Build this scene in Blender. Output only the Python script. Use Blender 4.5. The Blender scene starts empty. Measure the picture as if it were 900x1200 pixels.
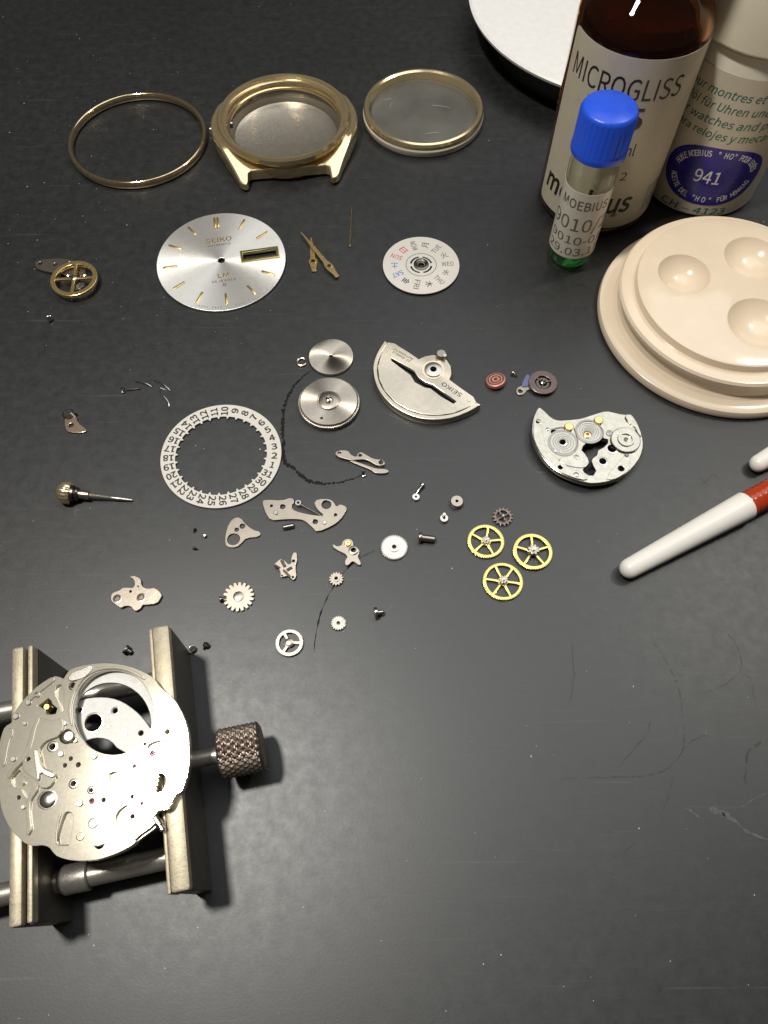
import bpy, bmesh, math, random
from mathutils import Vector, Matrix, Quaternion
R = math.radians
random.seed(7)
SC = bpy.context.scene
COL = SC.collection

# ------------------------------------------------------------------ camera, world, lamps (units: 1 = 1 mm)
SC.unit_settings.scale_length = 0.001
PITCH, CAMH = R(27), 130.0
cam_d = bpy.data.cameras.new('camera'); cam = bpy.data.objects.new('camera', cam_d); COL.objects.link(cam)
cam.location = (0, 0, CAMH); cam.rotation_euler = (PITCH, 0, 0)
cam_d.sensor_fit = 'VERTICAL'; cam_d.sensor_height = 24; cam_d.sensor_width = 18
cam_d.lens = 24 * 900 / 1200; cam_d.clip_start = 1; cam_d.clip_end = 5000
SC.camera = cam
W = bpy.data.worlds.new('World'); SC.world = W; W.use_nodes = True
W.node_tree.nodes['Background'].inputs[0].default_value = (1.0, .93, .82, 1)
W.node_tree.nodes['Background'].inputs[1].default_value = .055
def area(name, loc, target, size, power, col):
    d = bpy.data.lights.new(name, 'AREA'); d.shape = 'DISK'; d.size = size; d.energy = power; d.color = col
    o = bpy.data.objects.new(name, d); COL.objects.link(o); o.location = loc
    o.rotation_euler = (Vector(target) - Vector(loc)).to_track_quat('-Z', 'Y').to_euler()
    return o
area('desk_lamp_light', (-132, 72, 480), (-20, 60, 0), 46, 2.05e6, (1, .95, .865))
area('room_lamp_light', (330, 250, 520), (40, 90, 0), 60, 6.0e5, (1, .92, .78))
area('ceiling_bounce_light', (330, 600, 1400), (80, 80, 0), 1250, 7.0e6, (.96, .98, 1))  # broad overhead disc added as ceiling bounce, for the sheen on the desk
SC.view_settings.view_transform = 'Standard'; SC.view_settings.look = 'None'
SC.view_settings.exposure = 0; SC.view_settings.gamma = 1
SC.cycles.use_denoising = True
SC.cycles.max_bounces = 10; SC.cycles.transparent_max_bounces = 16
SC.cycles.sample_clamp_indirect = 6

# ------------------------------------------------------------------ where things lie: photo position -> point on a level plane
CT, ST = math.cos(PITCH), math.sin(PITCH)
def P(px, py, z=0.0):
    a = (px - 450) / 900; b = (600 - py) / 900
    dz = b * ST - CT
    s = (CAMH - z) / -dz
    return Vector((a * s, (b * CT + ST) * s, z))
def MM(px, py, z=0.0):                      # millimetres per photo pixel across, there
    return (P(px + 1, py, z) - P(px, py, z)).length
def zoom(ox, oy, s):
    return lambda *pts: [(ox + x / s, oy + y / s) for x, y in pts]

# ------------------------------------------------------------------ materials
def nt(name):
    m = bpy.data.materials.new(name); m.use_nodes = True
    t = m.node_tree; b = t.nodes['Principled BSDF']
    return m, t, b
def N(t, kind, **kw):
    n = t.nodes.new(kind)
    for k, v in kw.items(): setattr(n, k, v)
    return n
def noise(t, scale, detail=4, rough=.6, dist=0.0):
    c = N(t, 'ShaderNodeTexCoord'); n = N(t, 'ShaderNodeTexNoise')
    n.inputs['Scale'].default_value = scale; n.inputs['Detail'].default_value = detail
    n.inputs['Roughness'].default_value = rough; n.inputs['Distortion'].default_value = dist
    t.links.new(c.outputs['Object'], n.inputs['Vector'])
    return n
def ramp(t, src, stops):
    r = N(t, 'ShaderNodeValToRGB'); e = r.color_ramp.elements
    while len(e) < len(stops): e.new(.5)
    for q, (p, c) in zip(e, stops):
        q.position = p; q.color = (*c, 1) if len(c) == 3 else c
    t.links.new(src, r.inputs['Fac']); return r
def mrange(t, src, a, b, lo=0.3, hi=0.7):
    r = N(t, 'ShaderNodeMapRange')
    r.inputs[1].default_value = lo; r.inputs[2].default_value = hi
    r.inputs[3].default_value = a; r.inputs[4].default_value = b
    t.links.new(src, r.inputs[0]); return r
def bump(t, b, src, strength, dist):
    n = N(t, 'ShaderNodeBump'); n.inputs['Strength'].default_value = strength; n.inputs['Distance'].default_value = dist
    t.links.new(src, n.inputs['Height']); t.links.new(n.outputs['Normal'], b.inputs['Normal'])
def metal(name, col, rough, metallic=1.0, var=.12, scale=.9, bmp=.15, aniso=None, grain=6.0, rv=.28):
    m, t, b = nt(name)
    n = noise(t, scale, 5)
    c2 = tuple(min(1, x * (1 - var)) for x in col)
    r = ramp(t, n.outputs['Fac'], [(.3, c2), (.7, col)])
    t.links.new(r.outputs['Color'], b.inputs['Base Color'])
    b.inputs['Metallic'].default_value = metallic
    n2 = noise(t, grain, 3)
    rr = mrange(t, n2.outputs['Fac'], max(.03, rough * (1 - rv)), min(1, rough * (1 + rv)))
    t.links.new(rr.outputs[0], b.inputs['Roughness'])
    if bmp: bump(t, b, n2.outputs['Fac'], bmp, .05)
    if aniso:
        kind, amt = aniso
        b.inputs['Anisotropic'].default_value = amt
        c = N(t, 'ShaderNodeTexCoord'); cr = N(t, 'ShaderNodeVectorMath', operation='CROSS_PRODUCT')
        cr.inputs[0].default_value = (0, 0, 1); t.links.new(c.outputs['Object'], cr.inputs[1])
        vt = N(t, 'ShaderNodeVectorTransform', vector_type='VECTOR', convert_from='OBJECT', convert_to='WORLD')
        t.links.new((cr.outputs[0] if kind == 'around' else c.outputs['Object']), vt.inputs[0])
        nm = N(t, 'ShaderNodeVectorMath', operation='NORMALIZE'); t.links.new(vt.outputs[0], nm.inputs[0])
        t.links.new(nm.outputs[0], b.inputs['Tangent'])
    return m
def plain(name, col, rough=.5, spec=.5, var=.08, scale=.5, bmp=0.0, sss=0.0, coat=0.0):
    m, t, b = nt(name)
    n = noise(t, scale, 5)
    r = ramp(t, n.outputs['Fac'], [(.3, tuple(x * (1 - var) for x in col)), (.7, col)])
    t.links.new(r.outputs['Color'], b.inputs['Base Color'])
    rr = mrange(t, n.outputs['Fac'], rough * .85, min(1, rough * 1.15)); t.links.new(rr.outputs[0], b.inputs['Roughness'])
    b.inputs['Specular IOR Level'].default_value = spec
    if bmp:
        n2 = noise(t, scale * 8, 4); bump(t, b, n2.outputs['Fac'], bmp, .05)
    if sss:
        b.inputs['Subsurface Weight'].default_value = sss; b.inputs['Subsurface Radius'].default_value = (2, 1.4, .9); b.inputs['Subsurface Scale'].default_value = 1
    if coat: b.inputs['Coat Weight'].default_value = coat; b.inputs['Coat Roughness'].default_value = .08
    return m
def clear(name, col, rough=.0, ior=1.45, spec=1.0):          # real refracting glass or liquid
    m, t, b = nt(name)
    b.inputs['Base Color'].default_value = (*col, 1); b.inputs['Roughness'].default_value = rough
    b.inputs['IOR'].default_value = ior; b.inputs['Transmission Weight'].default_value = 1
    return m
def thin_glass(name, tint, haze=.04, rough=.03):
    m = bpy.data.materials.new(name); m.use_nodes = True; t = m.node_tree; t.nodes.clear()
    o = N(t, 'ShaderNodeOutputMaterial'); tr = N(t, 'ShaderNodeBsdfTransparent'); tr.inputs[0].default_value = (*tint, 1)
    gl = N(t, 'ShaderNodeBsdfGlossy'); gl.inputs['Roughness'].default_value = rough
    lw = N(t, 'ShaderNodeLayerWeight'); lw.inputs[0].default_value = .5; pw = N(t, 'ShaderNodeMath', operation='POWER'); pw.inputs[1].default_value = 4; t.links.new(lw.outputs['Facing'], pw.inputs[0])
    fr = N(t, 'ShaderNodeMath', operation='MULTIPLY_ADD'); fr.inputs[1].default_value = .7; fr.inputs[2].default_value = .035; t.links.new(pw.outputs[0], fr.inputs[0])
    mx = N(t, 'ShaderNodeMixShader'); t.links.new(fr.outputs[0], mx.inputs[0]); t.links.new(tr.outputs[0], mx.inputs[1]); t.links.new(gl.outputs[0], mx.inputs[2])
    df = N(t, 'ShaderNodeBsdfDiffuse'); df.inputs[0].default_value = (.8, .78, .72, 1)
    n = noise(t, .06, 6, .6, .3); r = mrange(t, n.outputs['Fac'], haze * .6, haze * 1.4)  # pale diffuse mix puts a grey reflected haze into the glass colour
    m2 = N(t, 'ShaderNodeMixShader'); t.links.new(r.outputs[0], m2.inputs[0]); t.links.new(mx.outputs[0], m2.inputs[1]); t.links.new(df.outputs[0], m2.inputs[2])
    t.links.new(m2.outputs[0], o.inputs[0]); return m

def desk_material():
    m, t, b = nt('black_bench_top')
    big = noise(t, .018, 6, .6, .4); mid = noise(t, .42, 9, .74, .1); fine = noise(t, 2.2, 4, .7)
    r1 = ramp(t, big.outputs['Fac'], [(.3, (.0065, .0068, .0071)), (.7, (.0125, .0129, .0132))])
    r2 = ramp(t, mid.outputs['Fac'], [(.34, (.6, .6, .6)), (.5, (1, 1, 1)), (.66, (1.5, 1.5, 1.46))])
    mx = N(t, 'ShaderNodeMix', data_type='RGBA', blend_type='MULTIPLY'); mx.inputs[0].default_value = 1
    t.links.new(r1.outputs['Color'], mx.inputs[6]); t.links.new(r2.outputs['Color'], mx.inputs[7])
    # thin wiping scratches: stretched noise along two directions
    last = mx.outputs[2]
    for ang, sc, amt in ((.6, .9, .022), (2.1, .7, .018), (1.3, 1.3, .014)):
        c = N(t, 'ShaderNodeTexCoord'); mp = N(t, 'ShaderNodeMapping'); mp.inputs['Rotation'].default_value = (0, 0, ang)
        mp.inputs['Scale'].default_value = (sc * .05, sc * 2.2, 1)
        t.links.new(c.outputs['Object'], mp.inputs[0])
        s = N(t, 'ShaderNodeTexNoise'); s.inputs['Scale'].default_value = 1; s.inputs['Detail'].default_value = 3; s.inputs['Distortion'].default_value = .3
        t.links.new(mp.outputs[0], s.inputs['Vector'])
        rr = ramp(t, s.outputs['Fac'], [(.66, (0, 0, 0)), (.76, (amt, amt, amt * .95))])
        ad = N(t, 'ShaderNodeMix', data_type='RGBA', blend_type='ADD'); ad.inputs[0].default_value = 1
        t.links.new(last, ad.inputs[6]); t.links.new(rr.outputs['Color'], ad.inputs[7]); last = ad.outputs[2]
    t.links.new(last, b.inputs['Base Color'])
    rg = mrange(t, mid.outputs['Fac'], .39, .48); t.links.new(rg.outputs[0], b.inputs['Roughness'])
    b.inputs['Specular IOR Level'].default_value = .78; b.inputs['Specular Tint'].default_value = (.96, .985, 1, 1)
    bump(t, b, fine.outputs['Fac'], .2, .05)
    return m

M = dict(
    desk=desk_material(),
    scuff=plain('scuff_dark', (.007, .007, .007), .5, .66, .2, .6),
    bead=plain('scuff_black', (.004, .004, .004), .6, .2),
    scuff_pale=plain('scuff_pale', (.13, .135, .14), .7, .4, .6, 1.5),
    dust=plain('dust', (.55, .53, .48), .9, .2),
    steel=metal('polished_steel', (.62, .59, .54), .20, bmp=.04, rv=.12),
    steel_matte=metal('matte_nickel', (.45, .40, .335), .32, var=.12, scale=.7, bmp=.05, grain=5, rv=.12),
    nickel=metal('plated_bridge', (.56, .535, .45), .20, var=.2, bmp=.05, grain=3),
    mainplate=metal('plated_main_plate', (.84, .79, .66), .125, .72, var=.07, scale=.35, bmp=.0, grain=3, rv=.05),
    floorplate=metal('grey_barrel_bridge', (.44, .44, .43), .5, .4, bmp=.03, rv=.1),
    darksteel=metal('dark_steel', (.20, .18, .16), .30),
    rod=metal('rod_steel', (.56, .53, .48), .36, .85),
    knob=metal('bronzed_knob', (.27, .22, .185), .48, bmp=.15),
    jawside=metal('dark_jaw_side', (.17, .16, .13), .42, .8, var=.3, scale=.3, bmp=.2),
    jaw=metal('worn_jaw_plating', (.66, .59, .44), .48, .75, var=.22, scale=.8, bmp=.3, grain=3),
    gilt=metal('gilt', (.92, .68, .30), .24, .9, bmp=.04),
    yellow=metal('yellow_brass', (.74, .64, .22), .24, 1.0, bmp=.05),
    goldcase=metal('gold_plate', (.95, .76, .42), .11, .95, var=.05, bmp=0),
    goldbrush=metal('gold_plate_worn', (.95, .78, .47), .15, .88, var=.10, bmp=0),
    ringgold=metal('tarnished_gold', (.80, .64, .40), .13, .94, var=.3, bmp=0),
    bowl=metal('case_back_steel', (.62, .57, .49), .38, bmp=.1),
    copper=metal('copper_plate', (.70, .53, .41), .30),
    rust=metal('pink_copper', (.80, .36, .28), .45, .5),
    purple=metal('smoked_wheel', (.20, .155, .14), .36),
    blue=plain('blue_tab', (.13, .14, .32), .4),
    rotor=metal('rotor_steel', (.68, .62, .51), .33, bmp=.05, aniso=('around', .6)),
    disc=metal('turned_disc', (.60, .54, .46), .34, bmp=.05, aniso=('around', .85)),
    dial=metal('silver_sunburst', (.86, .845, .81), .42, .80, var=.03, bmp=.04, aniso=('around', .75)),
    printwhite=plain('white_print', (.66, .64, .59), .45, .4, .05),
    ink=plain('black_ink', (.02, .018, .016), .5),
    grey_ink=plain('grey_ink', (.16, .14, .12), .5),
    red_ink=plain('red_ink', (.62, .08, .09), .5),
    blue_ink=plain('blue_print', (.06, .18, .55), .5),
    green_ink=plain('green_ink', (.02, .16, .12), .5),
    white_ink=plain('white_ink', (.8, .8, .78), .5),
    tray=plain('ivory_bakelite', (.82, .69, .53), .18, .5, .09, .09, coat=.3),
    whitelid=plain('white_enamel', (.85, .85, .84), .35),
    blackgloss=plain('black_gloss', (.012, .012, .012), .35),
    label=plain('cream_paper', (.62, .56, .43), .55, .3, .08, .4, .05),
    jarlabel=plain('cream_label_film', (.62, .565, .455), .35, .45, .06, .3),
    viallabel=plain('white_label_film', (.72, .68, .58), .3, .5, .05, .3),
    jarcap=plain('cream_plastic', (.80, .75, .60), .32, .5, .04, .1, sss=.15),
    jar=plain('white_plastic', (.76, .72, .60), .35, .5, .04, .1),
    oval=plain('blue_oval', (.025, .017, .26), .3, .5),
    bluecap=plain('blue_plastic', (.02, .10, .80), .34, .5, .06, .3),
    pen=plain('white_pen_plastic', (.86, .84, .79), .35, .5, .05, .15),
    redplastic=plain('red_orange_plastic', (.42, .045, .012), .16, .6),
    amber=clear('amber_glass', (.66, .27, .06), .02, 1.5),
    brownoil=plain('dark_oil', (.045, .018, .007), .25),
    vialglass=thin_glass('clear_glass', (.97, .98, .95), .004),
    crystal=thin_glass('watch_crystal', (.92, .92, .90), .07, .10),
    greenoil=clear('green_liquid', (.07, .60, .13), 0, 1.36),
    paleoil=clear('pale_oil', (.90, .90, .70), 0, 1.40),
    gasket=plain('clear_acrylic', (.62, .58, .47), .2, .5, coat=.5),
    ruby=plain('ruby', (.35, .05, .13), .1, .7),
    hole=plain('shadowed_bore', (.02, .019, .02), .6, .2),
)

# ------------------------------------------------------------------ mesh helpers
def finish(me, ang=32):
    me.shade_smooth() if hasattr(me, 'shade_smooth') else [setattr(p, 'use_smooth', True) for p in me.polygons]
    me.set_sharp_from_angle(angle=R(ang)); return me
def bm_mesh(bm, name='mesh', ang=32):
    bmesh.ops.recalc_face_normals(bm, faces=bm.faces)
    me = bpy.data.meshes.new(name); bm.to_mesh(me); bm.free(); return finish(me, ang)
def curve_mesh(cu):
    o = bpy.data.objects.new('tmp', cu); COL.objects.link(o)
    dg = bpy.context.evaluated_depsgraph_get(); dg.update()
    me = bpy.data.meshes.new_from_object(o.evaluated_get(dg))
    bpy.data.objects.remove(o); bpy.data.curves.remove(cu); me.materials.clear(); return me
def shift(me, v): me.transform(Matrix.Translation(v)); return me
def chaikin(pts, n=1, k=.25):
    pts = [Vector((p[0], p[1])) for p in pts]
    for _ in range(n):
        q = []
        for i, a in enumerate(pts):
            b = pts[(i + 1) % len(pts)]; q += [a.lerp(b, k), a.lerp(b, 1 - k)]
        pts = q
    return pts
def plate(outer, holes=(), t=.3, bev=.04, z=0.0):           # flat piece, bottom at z, with true holes and bevelled edges
    cu = bpy.data.curves.new('c', 'CURVE'); cu.dimensions = '2D'; cu.fill_mode = 'BOTH'
    cu.extrude = max(t / 2 - bev, .001); cu.bevel_depth = bev; cu.bevel_resolution = 1; cu.offset = -bev
    for loop in [outer, *holes]:
        s = cu.splines.new('POLY'); s.points.add(len(loop) - 1); s.use_cyclic_u = True
        for p, q in zip(s.points, loop): p.co = (q[0], q[1], 0, 1)
    me = curve_mesh(cu); shift(me, (0, 0, z + t / 2)); return finish(me, 40)
def circle(x, y, r, n=20, ry=None, a0=0.0):
    return [(x + r * math.cos(a0 + 2 * math.pi * i / n), y + (ry or r) * math.sin(a0 + 2 * math.pi * i / n)) for i in range(n)]
def gear(n, r_root, r_tip, duty=.5, lean=0.0):
    pts = []
    for i in range(n):
        a = 2 * math.pi * i / n; w = 2 * math.pi / n
        for f, r in ((0, r_root), (.5 - duty * .32 + lean, r_tip), (.5 + duty * .32 + lean, r_tip), (.98, r_root)):
            pts.append((r * math.cos(a + f * w), r * math.sin(a + f * w)))
    return pts
def sectors(n, r_in, r_out, half, a0=0.0, steps=7):
    out = []
    for i in range(n):
        a1 = a0 + 2 * math.pi * i / n; a2 = a0 + 2 * math.pi * (i + 1) / n
        do, di = half / r_out, half / r_in
        out.append([(r_out * math.cos(a1 + do + (a2 - a1 - 2 * do) * k / steps), r_out * math.sin(a1 + do + (a2 - a1 - 2 * do) * k / steps)) for k in range(steps + 1)] +
                   [(r_in * math.cos(a2 - di - (a2 - a1 - 2 * di) * k / steps), r_in * math.sin(a2 - di - (a2 - a1 - 2 * di) * k / steps)) for k in range(steps + 1)])
    return out
def lathe(prof, n=48, ang=32):
    bm = bmesh.new(); rings = []
    for r, z in prof:
        rings.append([bm.verts.new((0, 0, z))] if r < 1e-6 else [bm.verts.new((r * math.cos(2 * math.pi * i / n), r * math.sin(2 * math.pi * i / n), z)) for i in range(n)])
    for a, b in zip(rings, rings[1:]):
        for i in range(n):
            j = (i + 1) % n
            if len(a) == 1 and len(b) == 1: continue
            if len(a) == 1: bm.faces.new((a[0], b[j], b[i]))
            elif len(b) == 1: bm.faces.new((a[i], a[j], b[0]))
            else: bm.faces.new((a[i], a[j], b[j], b[i]))
    return bm_mesh(bm, 'lathe', ang)
def closed(prof): return prof + [prof[0]]
def box(x0, x1, y0, y1, z0, z1, bev=.15, seg=2):
    bm = bmesh.new(); bmesh.ops.create_cube(bm, size=1)
    bmesh.ops.scale(bm, vec=(x1 - x0, y1 - y0, z1 - z0), verts=bm.verts)
    bmesh.ops.translate(bm, vec=((x0 + x1) / 2, (y0 + y1) / 2, (z0 + z1) / 2), verts=bm.verts)
    if bev: bmesh.ops.bevel(bm, geom=bm.edges[:], offset=bev, segments=seg, affect='EDGES', profile=.5)
    return bm_mesh(bm)
def prism(pts, z0, z1, bev=0):
    return plate(pts, (), z1 - z0, bev or .02, z0)
def tube(pts, r, n=8, taper=None):
    bm = bmesh.new(); pts = [Vector(p) for p in pts]; rings = []
    for i, p in enumerate(pts):
        d = (pts[min(i + 1, len(pts) - 1)] - pts[max(i - 1, 0)]).normalized()
        q = d.to_track_quat('Z', 'Y'); rr = r if taper is None else r * (1 + (taper - 1) * i / (len(pts) - 1))
        rings.append([bm.verts.new(p + q @ Vector((rr * math.cos(2 * math.pi * k / n), rr * math.sin(2 * math.pi * k / n), 0))) for k in range(n)])
    for a, b in zip(rings, rings[1:]):
        for k in range(n): bm.faces.new((a[k], a[(k + 1) % n], b[(k + 1) % n], b[k]))
    bm.faces.new(rings[0]); bm.faces.new(rings[-1]); return bm_mesh(bm)
def bezier(pts, n=6):                                         # catmull-rom through points
    v = [Vector(p) for p in pts]; out = []
    for i in range(len(v) - 1):
        a, b, c, d = v[max(i - 1, 0)], v[i], v[i + 1], v[min(i + 2, len(v) - 1)]
        for k in range(n):
            t = k / n
            out.append(.5 * (2 * b + (c - a) * t + (2 * a - 5 * b + 4 * c - d) * t * t + (3 * b - a - 3 * c + d) * t ** 3))
    return out + [v[-1]]
def join(*mes):
    bm = bmesh.new()
    for m in mes: bm.from_mesh(m)
    me = bpy.data.meshes.new('mesh'); bm.to_mesh(me); bm.free(); return me
def placed(me, loc=(0, 0, 0), axis=None, rz=0):
    m = Matrix.Translation(loc)
    if axis is not None: m = m @ Vector(axis).to_track_quat('Z', 'Y').to_matrix().to_4x4()
    if rz: m = m @ Matrix.Rotation(rz, 4, 'Z')
    me.transform(m); return me
FONT = None
try:                                                          # the sans face that ships inside Blender, else its default one
    import os
    FONT = bpy.data.fonts.load(os.path.join(bpy.utils.system_resource('DATAFILES'), 'fonts', 'Noto Sans CJK Regular.woff2'))
except Exception: FONT = None
def cap_height():
    cu = bpy.data.curves.new('t', 'FONT'); cu.body = 'H'; cu.size = 1
    if FONT: cu.font = FONT
    me = curve_mesh(cu); return max(v.co.y for v in me.vertices)
CAPH = cap_height()
def text(s, width=None, height=1.0, bold=0.0, shear=0.0, thick=.03, space=1.0):
    cu = bpy.data.curves.new('t', 'FONT'); cu.body = s; cu.size = 1
    if FONT: cu.font = FONT
    cu.offset = bold * CAPH * .75; cu.shear = shear; cu.space_character = space
    cu.align_x = 'CENTER'; cu.fill_mode = 'BOTH' if thick else 'FRONT'; cu.extrude = thick / 2 if thick else 0; cu.resolution_u = 3
    me = curve_mesh(cu)
    xs = [v.co.x for v in me.vertices]; ys = [v.co.y for v in me.vertices]
    w = max(xs) - min(xs); h = CAPH
    sx = (width / w) if width else height / h
    me.transform(Matrix.Diagonal((sx, height / h, 1, 1)) @ Matrix.Translation((-(max(xs) + min(xs)) / 2, 0, 0)))
    return me
# ------------------------------------------------------------------ object helpers
def link(name, me, mat, parent=None, loc=(0, 0, 0), rot=(0, 0, 0)):
    o = bpy.data.objects.new(name, me); COL.objects.link(o)
    if mat is not None:
        me.materials.clear(); me.materials.append(M[mat] if isinstance(mat, str) else mat)
    o.location = loc; o.rotation_euler = rot
    if parent is not None: o.parent = parent
    return o
def tag(o, label, cat, group=None, kind=None):
    o['label'] = label; o['category'] = cat
    if group: o['group'] = group
    if kind: o['kind'] = kind
    return o
def thing(name, label, cat, loc, rz=0.0, group=None, rot=None):
    o = bpy.data.objects.new(name, None); COL.objects.link(o); o.empty_display_size = 1
    o.location = loc; o.rotation_euler = rot or (0, 0, rz)
    return tag(o, label, cat, group)
def mono(name, me, mat, label, cat, loc=(0, 0, 0), rot=(0, 0, 0), group=None):
    return tag(link(name, me, mat, None, loc, rot), label, cat, group)
part = link
def rel(o, pts, z):                                           # photo points -> the thing's own plane coordinates
    inv = Matrix.Rotation(-o.rotation_euler.z, 3, 'Z')
    return [tuple((inv @ (P(x, y, z) - Vector((o.location.x, o.location.y, z))))[:2]) for x, y in pts]
def rel_hole(o, px, py, rpx, z, n=16):
    c = rel(o, [(px, py)], z)[0]; return circle(c[0], c[1], rpx * MM(px, py, z), n)

# ================================================================== SETTING: the bench
bm = bmesh.new(); bmesh.ops.create_grid(bm, x_segments=2, y_segments=2, size=420)
desk = link('desk', bm_mesh(bm), 'desk', None, (0, 150, 0)); desk['kind'] = 'structure'
desk['label'] = 'worn black bench top with fine scratches and dust'
def scuff(pts, w, mat='scuff', jag=.0, n=5):
    line = bezier([P(x, y, .012).to_3d() for x, y in pts], n)
    bm = bmesh.new(); prev = None
    for i, p in enumerate(line):
        d = (line[min(i + 1, len(line) - 1)] - line[max(i - 1, 0)]).normalized(); s = Vector((-d.y, d.x, 0))
        f = min(1, 4 * min(i, len(line) - 1 - i) / len(line) + .25)
        j = Vector((random.uniform(-jag, jag), random.uniform(-jag, jag), 0)); k = w * f * random.uniform(.2, 1.3) * (.7 if mat == 'scuff' else 1)
        a, b = bm.verts.new(p + j + s * k / 2), bm.verts.new(p + j - s * k / 2)
        if prev and (mat != 'scuff' or random.random() > .16): bm.faces.new((prev[0], prev[1], b, a))
        prev = (a, b)
    o = link('scuff_mark', bm_mesh(bm), mat, desk, (0, -150, 0)); return o
zc = zoom(600, 680, 3)
scuff(zc((490, 205), (530, 265), (570, 340), (592, 410), (600, 490), (604, 585), (560, 650), (500, 682), (430, 690), (350, 692), (250, 694), (170, 695)), .32, jag=.10, n=8)
scuff(zc((640, 404), (720, 380), (790, 335), (808, 290), (795, 240), (770, 200), (705, 165)), .26, jag=.08)
scuff(zc((800, 320), (845, 355), (850, 410), (862, 450)), .22, jag=.12)
scuff(zc((900, 560), (845, 590), (822, 640), (820, 720)), .55, jag=.2)
scuff(zc((610, 585), (660, 550), (690, 545)), .35, jag=.25)
scuff(zc((485, 490), (478, 530), (440, 580), (375, 655)), .30, jag=.08)
scuff(zc((565, 690), (550, 760), (515, 840)), .22)
scuff(zc((470, 890), (400, 950), (355, 975)), .20)
scuff(zc((210, 220), (218, 330), (200, 450)), .3, jag=.12)
scuff([(846, 951), (850, 957), (862, 962), (875, 974), (900, 984)], .55, 'scuff_pale', .06)
scuff([(803, 947), (812, 952), (820, 958)], .5, 'scuff_pale', .05)
scuff([(832, 948), (842, 951), (856, 955)], .9, 'scuff_pale', .08)
scuff([(868, 946), (884, 936), (900, 928)], .25, 'scuff_pale', .1)
scuff([(820, 560), (826, 565), (836, 556), (842, 562)], .3, jag=.1)
scuff([(246, 374), (256, 383), (272, 381), (290, 371)], .16)
zr = zoom(330, 380, 3.6)
scuff(zr((125, 195), (75, 235), (35, 290), (12, 350), (4, 420), (6, 480)) + [(333, 540), (343, 548), (354, 558), (366, 565), (382, 567), (400, 565), (424, 557)], .85, 'bead', jag=.16, n=12)
scuff([(368, 765), (370, 745), (376, 718), (388, 692), (402, 672), (420, 655), (440, 645)], .30, 'bead', .03)
scuff([(478, 633), (490, 632), (510, 631), (532, 633)], .16)
bm = bmesh.new()
for i in range(300):
    if i < 110: px, py = random.uniform(0, 320), random.uniform(0, 420)
    else: px, py = random.uniform(0, 900), random.uniform(0, 1200)
    p = P(px, py, .02); r = random.choice((.04, .045, .05, .06, .075, .11)) * random.uniform(.7, 1.3)
    bmesh.ops.create_icosphere(bm, subdivisions=1, radius=r, matrix=Matrix.Translation(p) @ Matrix.Rotation(random.random() * 3, 4, 'Z') @ Matrix.Diagonal((random.uniform(.7, 2), 1, .4, 1)))
d = link('dust', bm_mesh(bm), 'dust'); tag(d, 'pale specks of dust scattered over the black bench', 'dust', kind='stuff')

# ================================================================== cylinder helpers for labels
def facing(c):
    l = math.hypot(c[0], c[1]); return Vector((-c[0] / l, -c[1] / l, 0)), Vector((c[1] / l, -c[0] / l, 0))
def wrap(me, c, r, th, z, step=.7):                            # flat lettering (x along the girth) bent round a cylinder of radius r
    bm = bmesh.new(); bm.from_mesh(me)
    xs = [v.co.x for v in bm.verts]; x = min(xs) + step
    while x < max(xs):
        bmesh.ops.bisect_plane(bm, geom=bm.verts[:] + bm.edges[:] + bm.faces[:], plane_co=(x, 0, 0), plane_no=(1, 0, 0)); x += step
    f, g = facing(c)
    for v in bm.verts:
        a = R(th) + v.co.x / r; rr = r + v.co.z
        v.co = f * (rr * math.cos(a)) + g * (rr * math.sin(a)) + Vector((0, 0, z + v.co.y))
    m = bpy.data.meshes.new('wrapped'); bm.to_mesh(m); bm.free(); return m
def girth_patch(c, r, t0, t1, z0, z1, thick=.06, round_=1.2):
    w = R(t1 - t0) * r
    pts = chaikin([(-w / 2, z0), (-w / 2 + round_, z0), (0, z0), (w / 2 - round_, z0), (w / 2, z0), (w / 2, z0 + round_), (w / 2, z1 - round_), (w / 2, z1), (w / 2 - round_, z1), (0, z1), (-w / 2 + round_, z1), (-w / 2, z1), (-w / 2, z1 - round_), (-w / 2, z0 + round_)], 2)
    return wrap(plate(pts, (), thick, .01), c, r, (t0 + t1) / 2, 0)
def girth_text(s, c, r, t0, t1, z, h, bold=0.0, shear=0.0):
    return wrap(text(s, R(t1 - t0) * r, h, bold, shear, .02), c, r, (t0 + t1) / 2, z)

def letters(me, mat, parent):                                 # a printed word as its single letters
    bm = bmesh.new(); bm.from_mesh(me); bmesh.ops.remove_doubles(bm, verts=bm.verts, dist=2e-4); bm.to_mesh(me)
    isl = []; left = set(bm.faces)
    while left:
        st = [left.pop()]; comp = set(st)
        while st:
            f = st.pop()
            for v in f.verts:
                for g in v.link_faces:
                    if g in left: left.discard(g); comp.add(g); st.append(g)
        isl.append(comp)
    bm.faces.index_update(); sets = [[f.index for f in c] for c in isl]; bm.free()
    for ids in sets:
        b2 = bmesh.new(); b2.from_mesh(me); b2.faces.ensure_lookup_table(); keep = set(ids)
        bmesh.ops.delete(b2, geom=[f for f in b2.faces if f.index not in keep], context='FACES')
        m2 = bpy.data.meshes.new('letter'); b2.to_mesh(m2); b2.free(); part('letter', m2, mat, parent)
def lettering(me, mat, parent):
    o = part('lettering', me, mat, parent); o['kind'] = 'stuff'; return o
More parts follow.
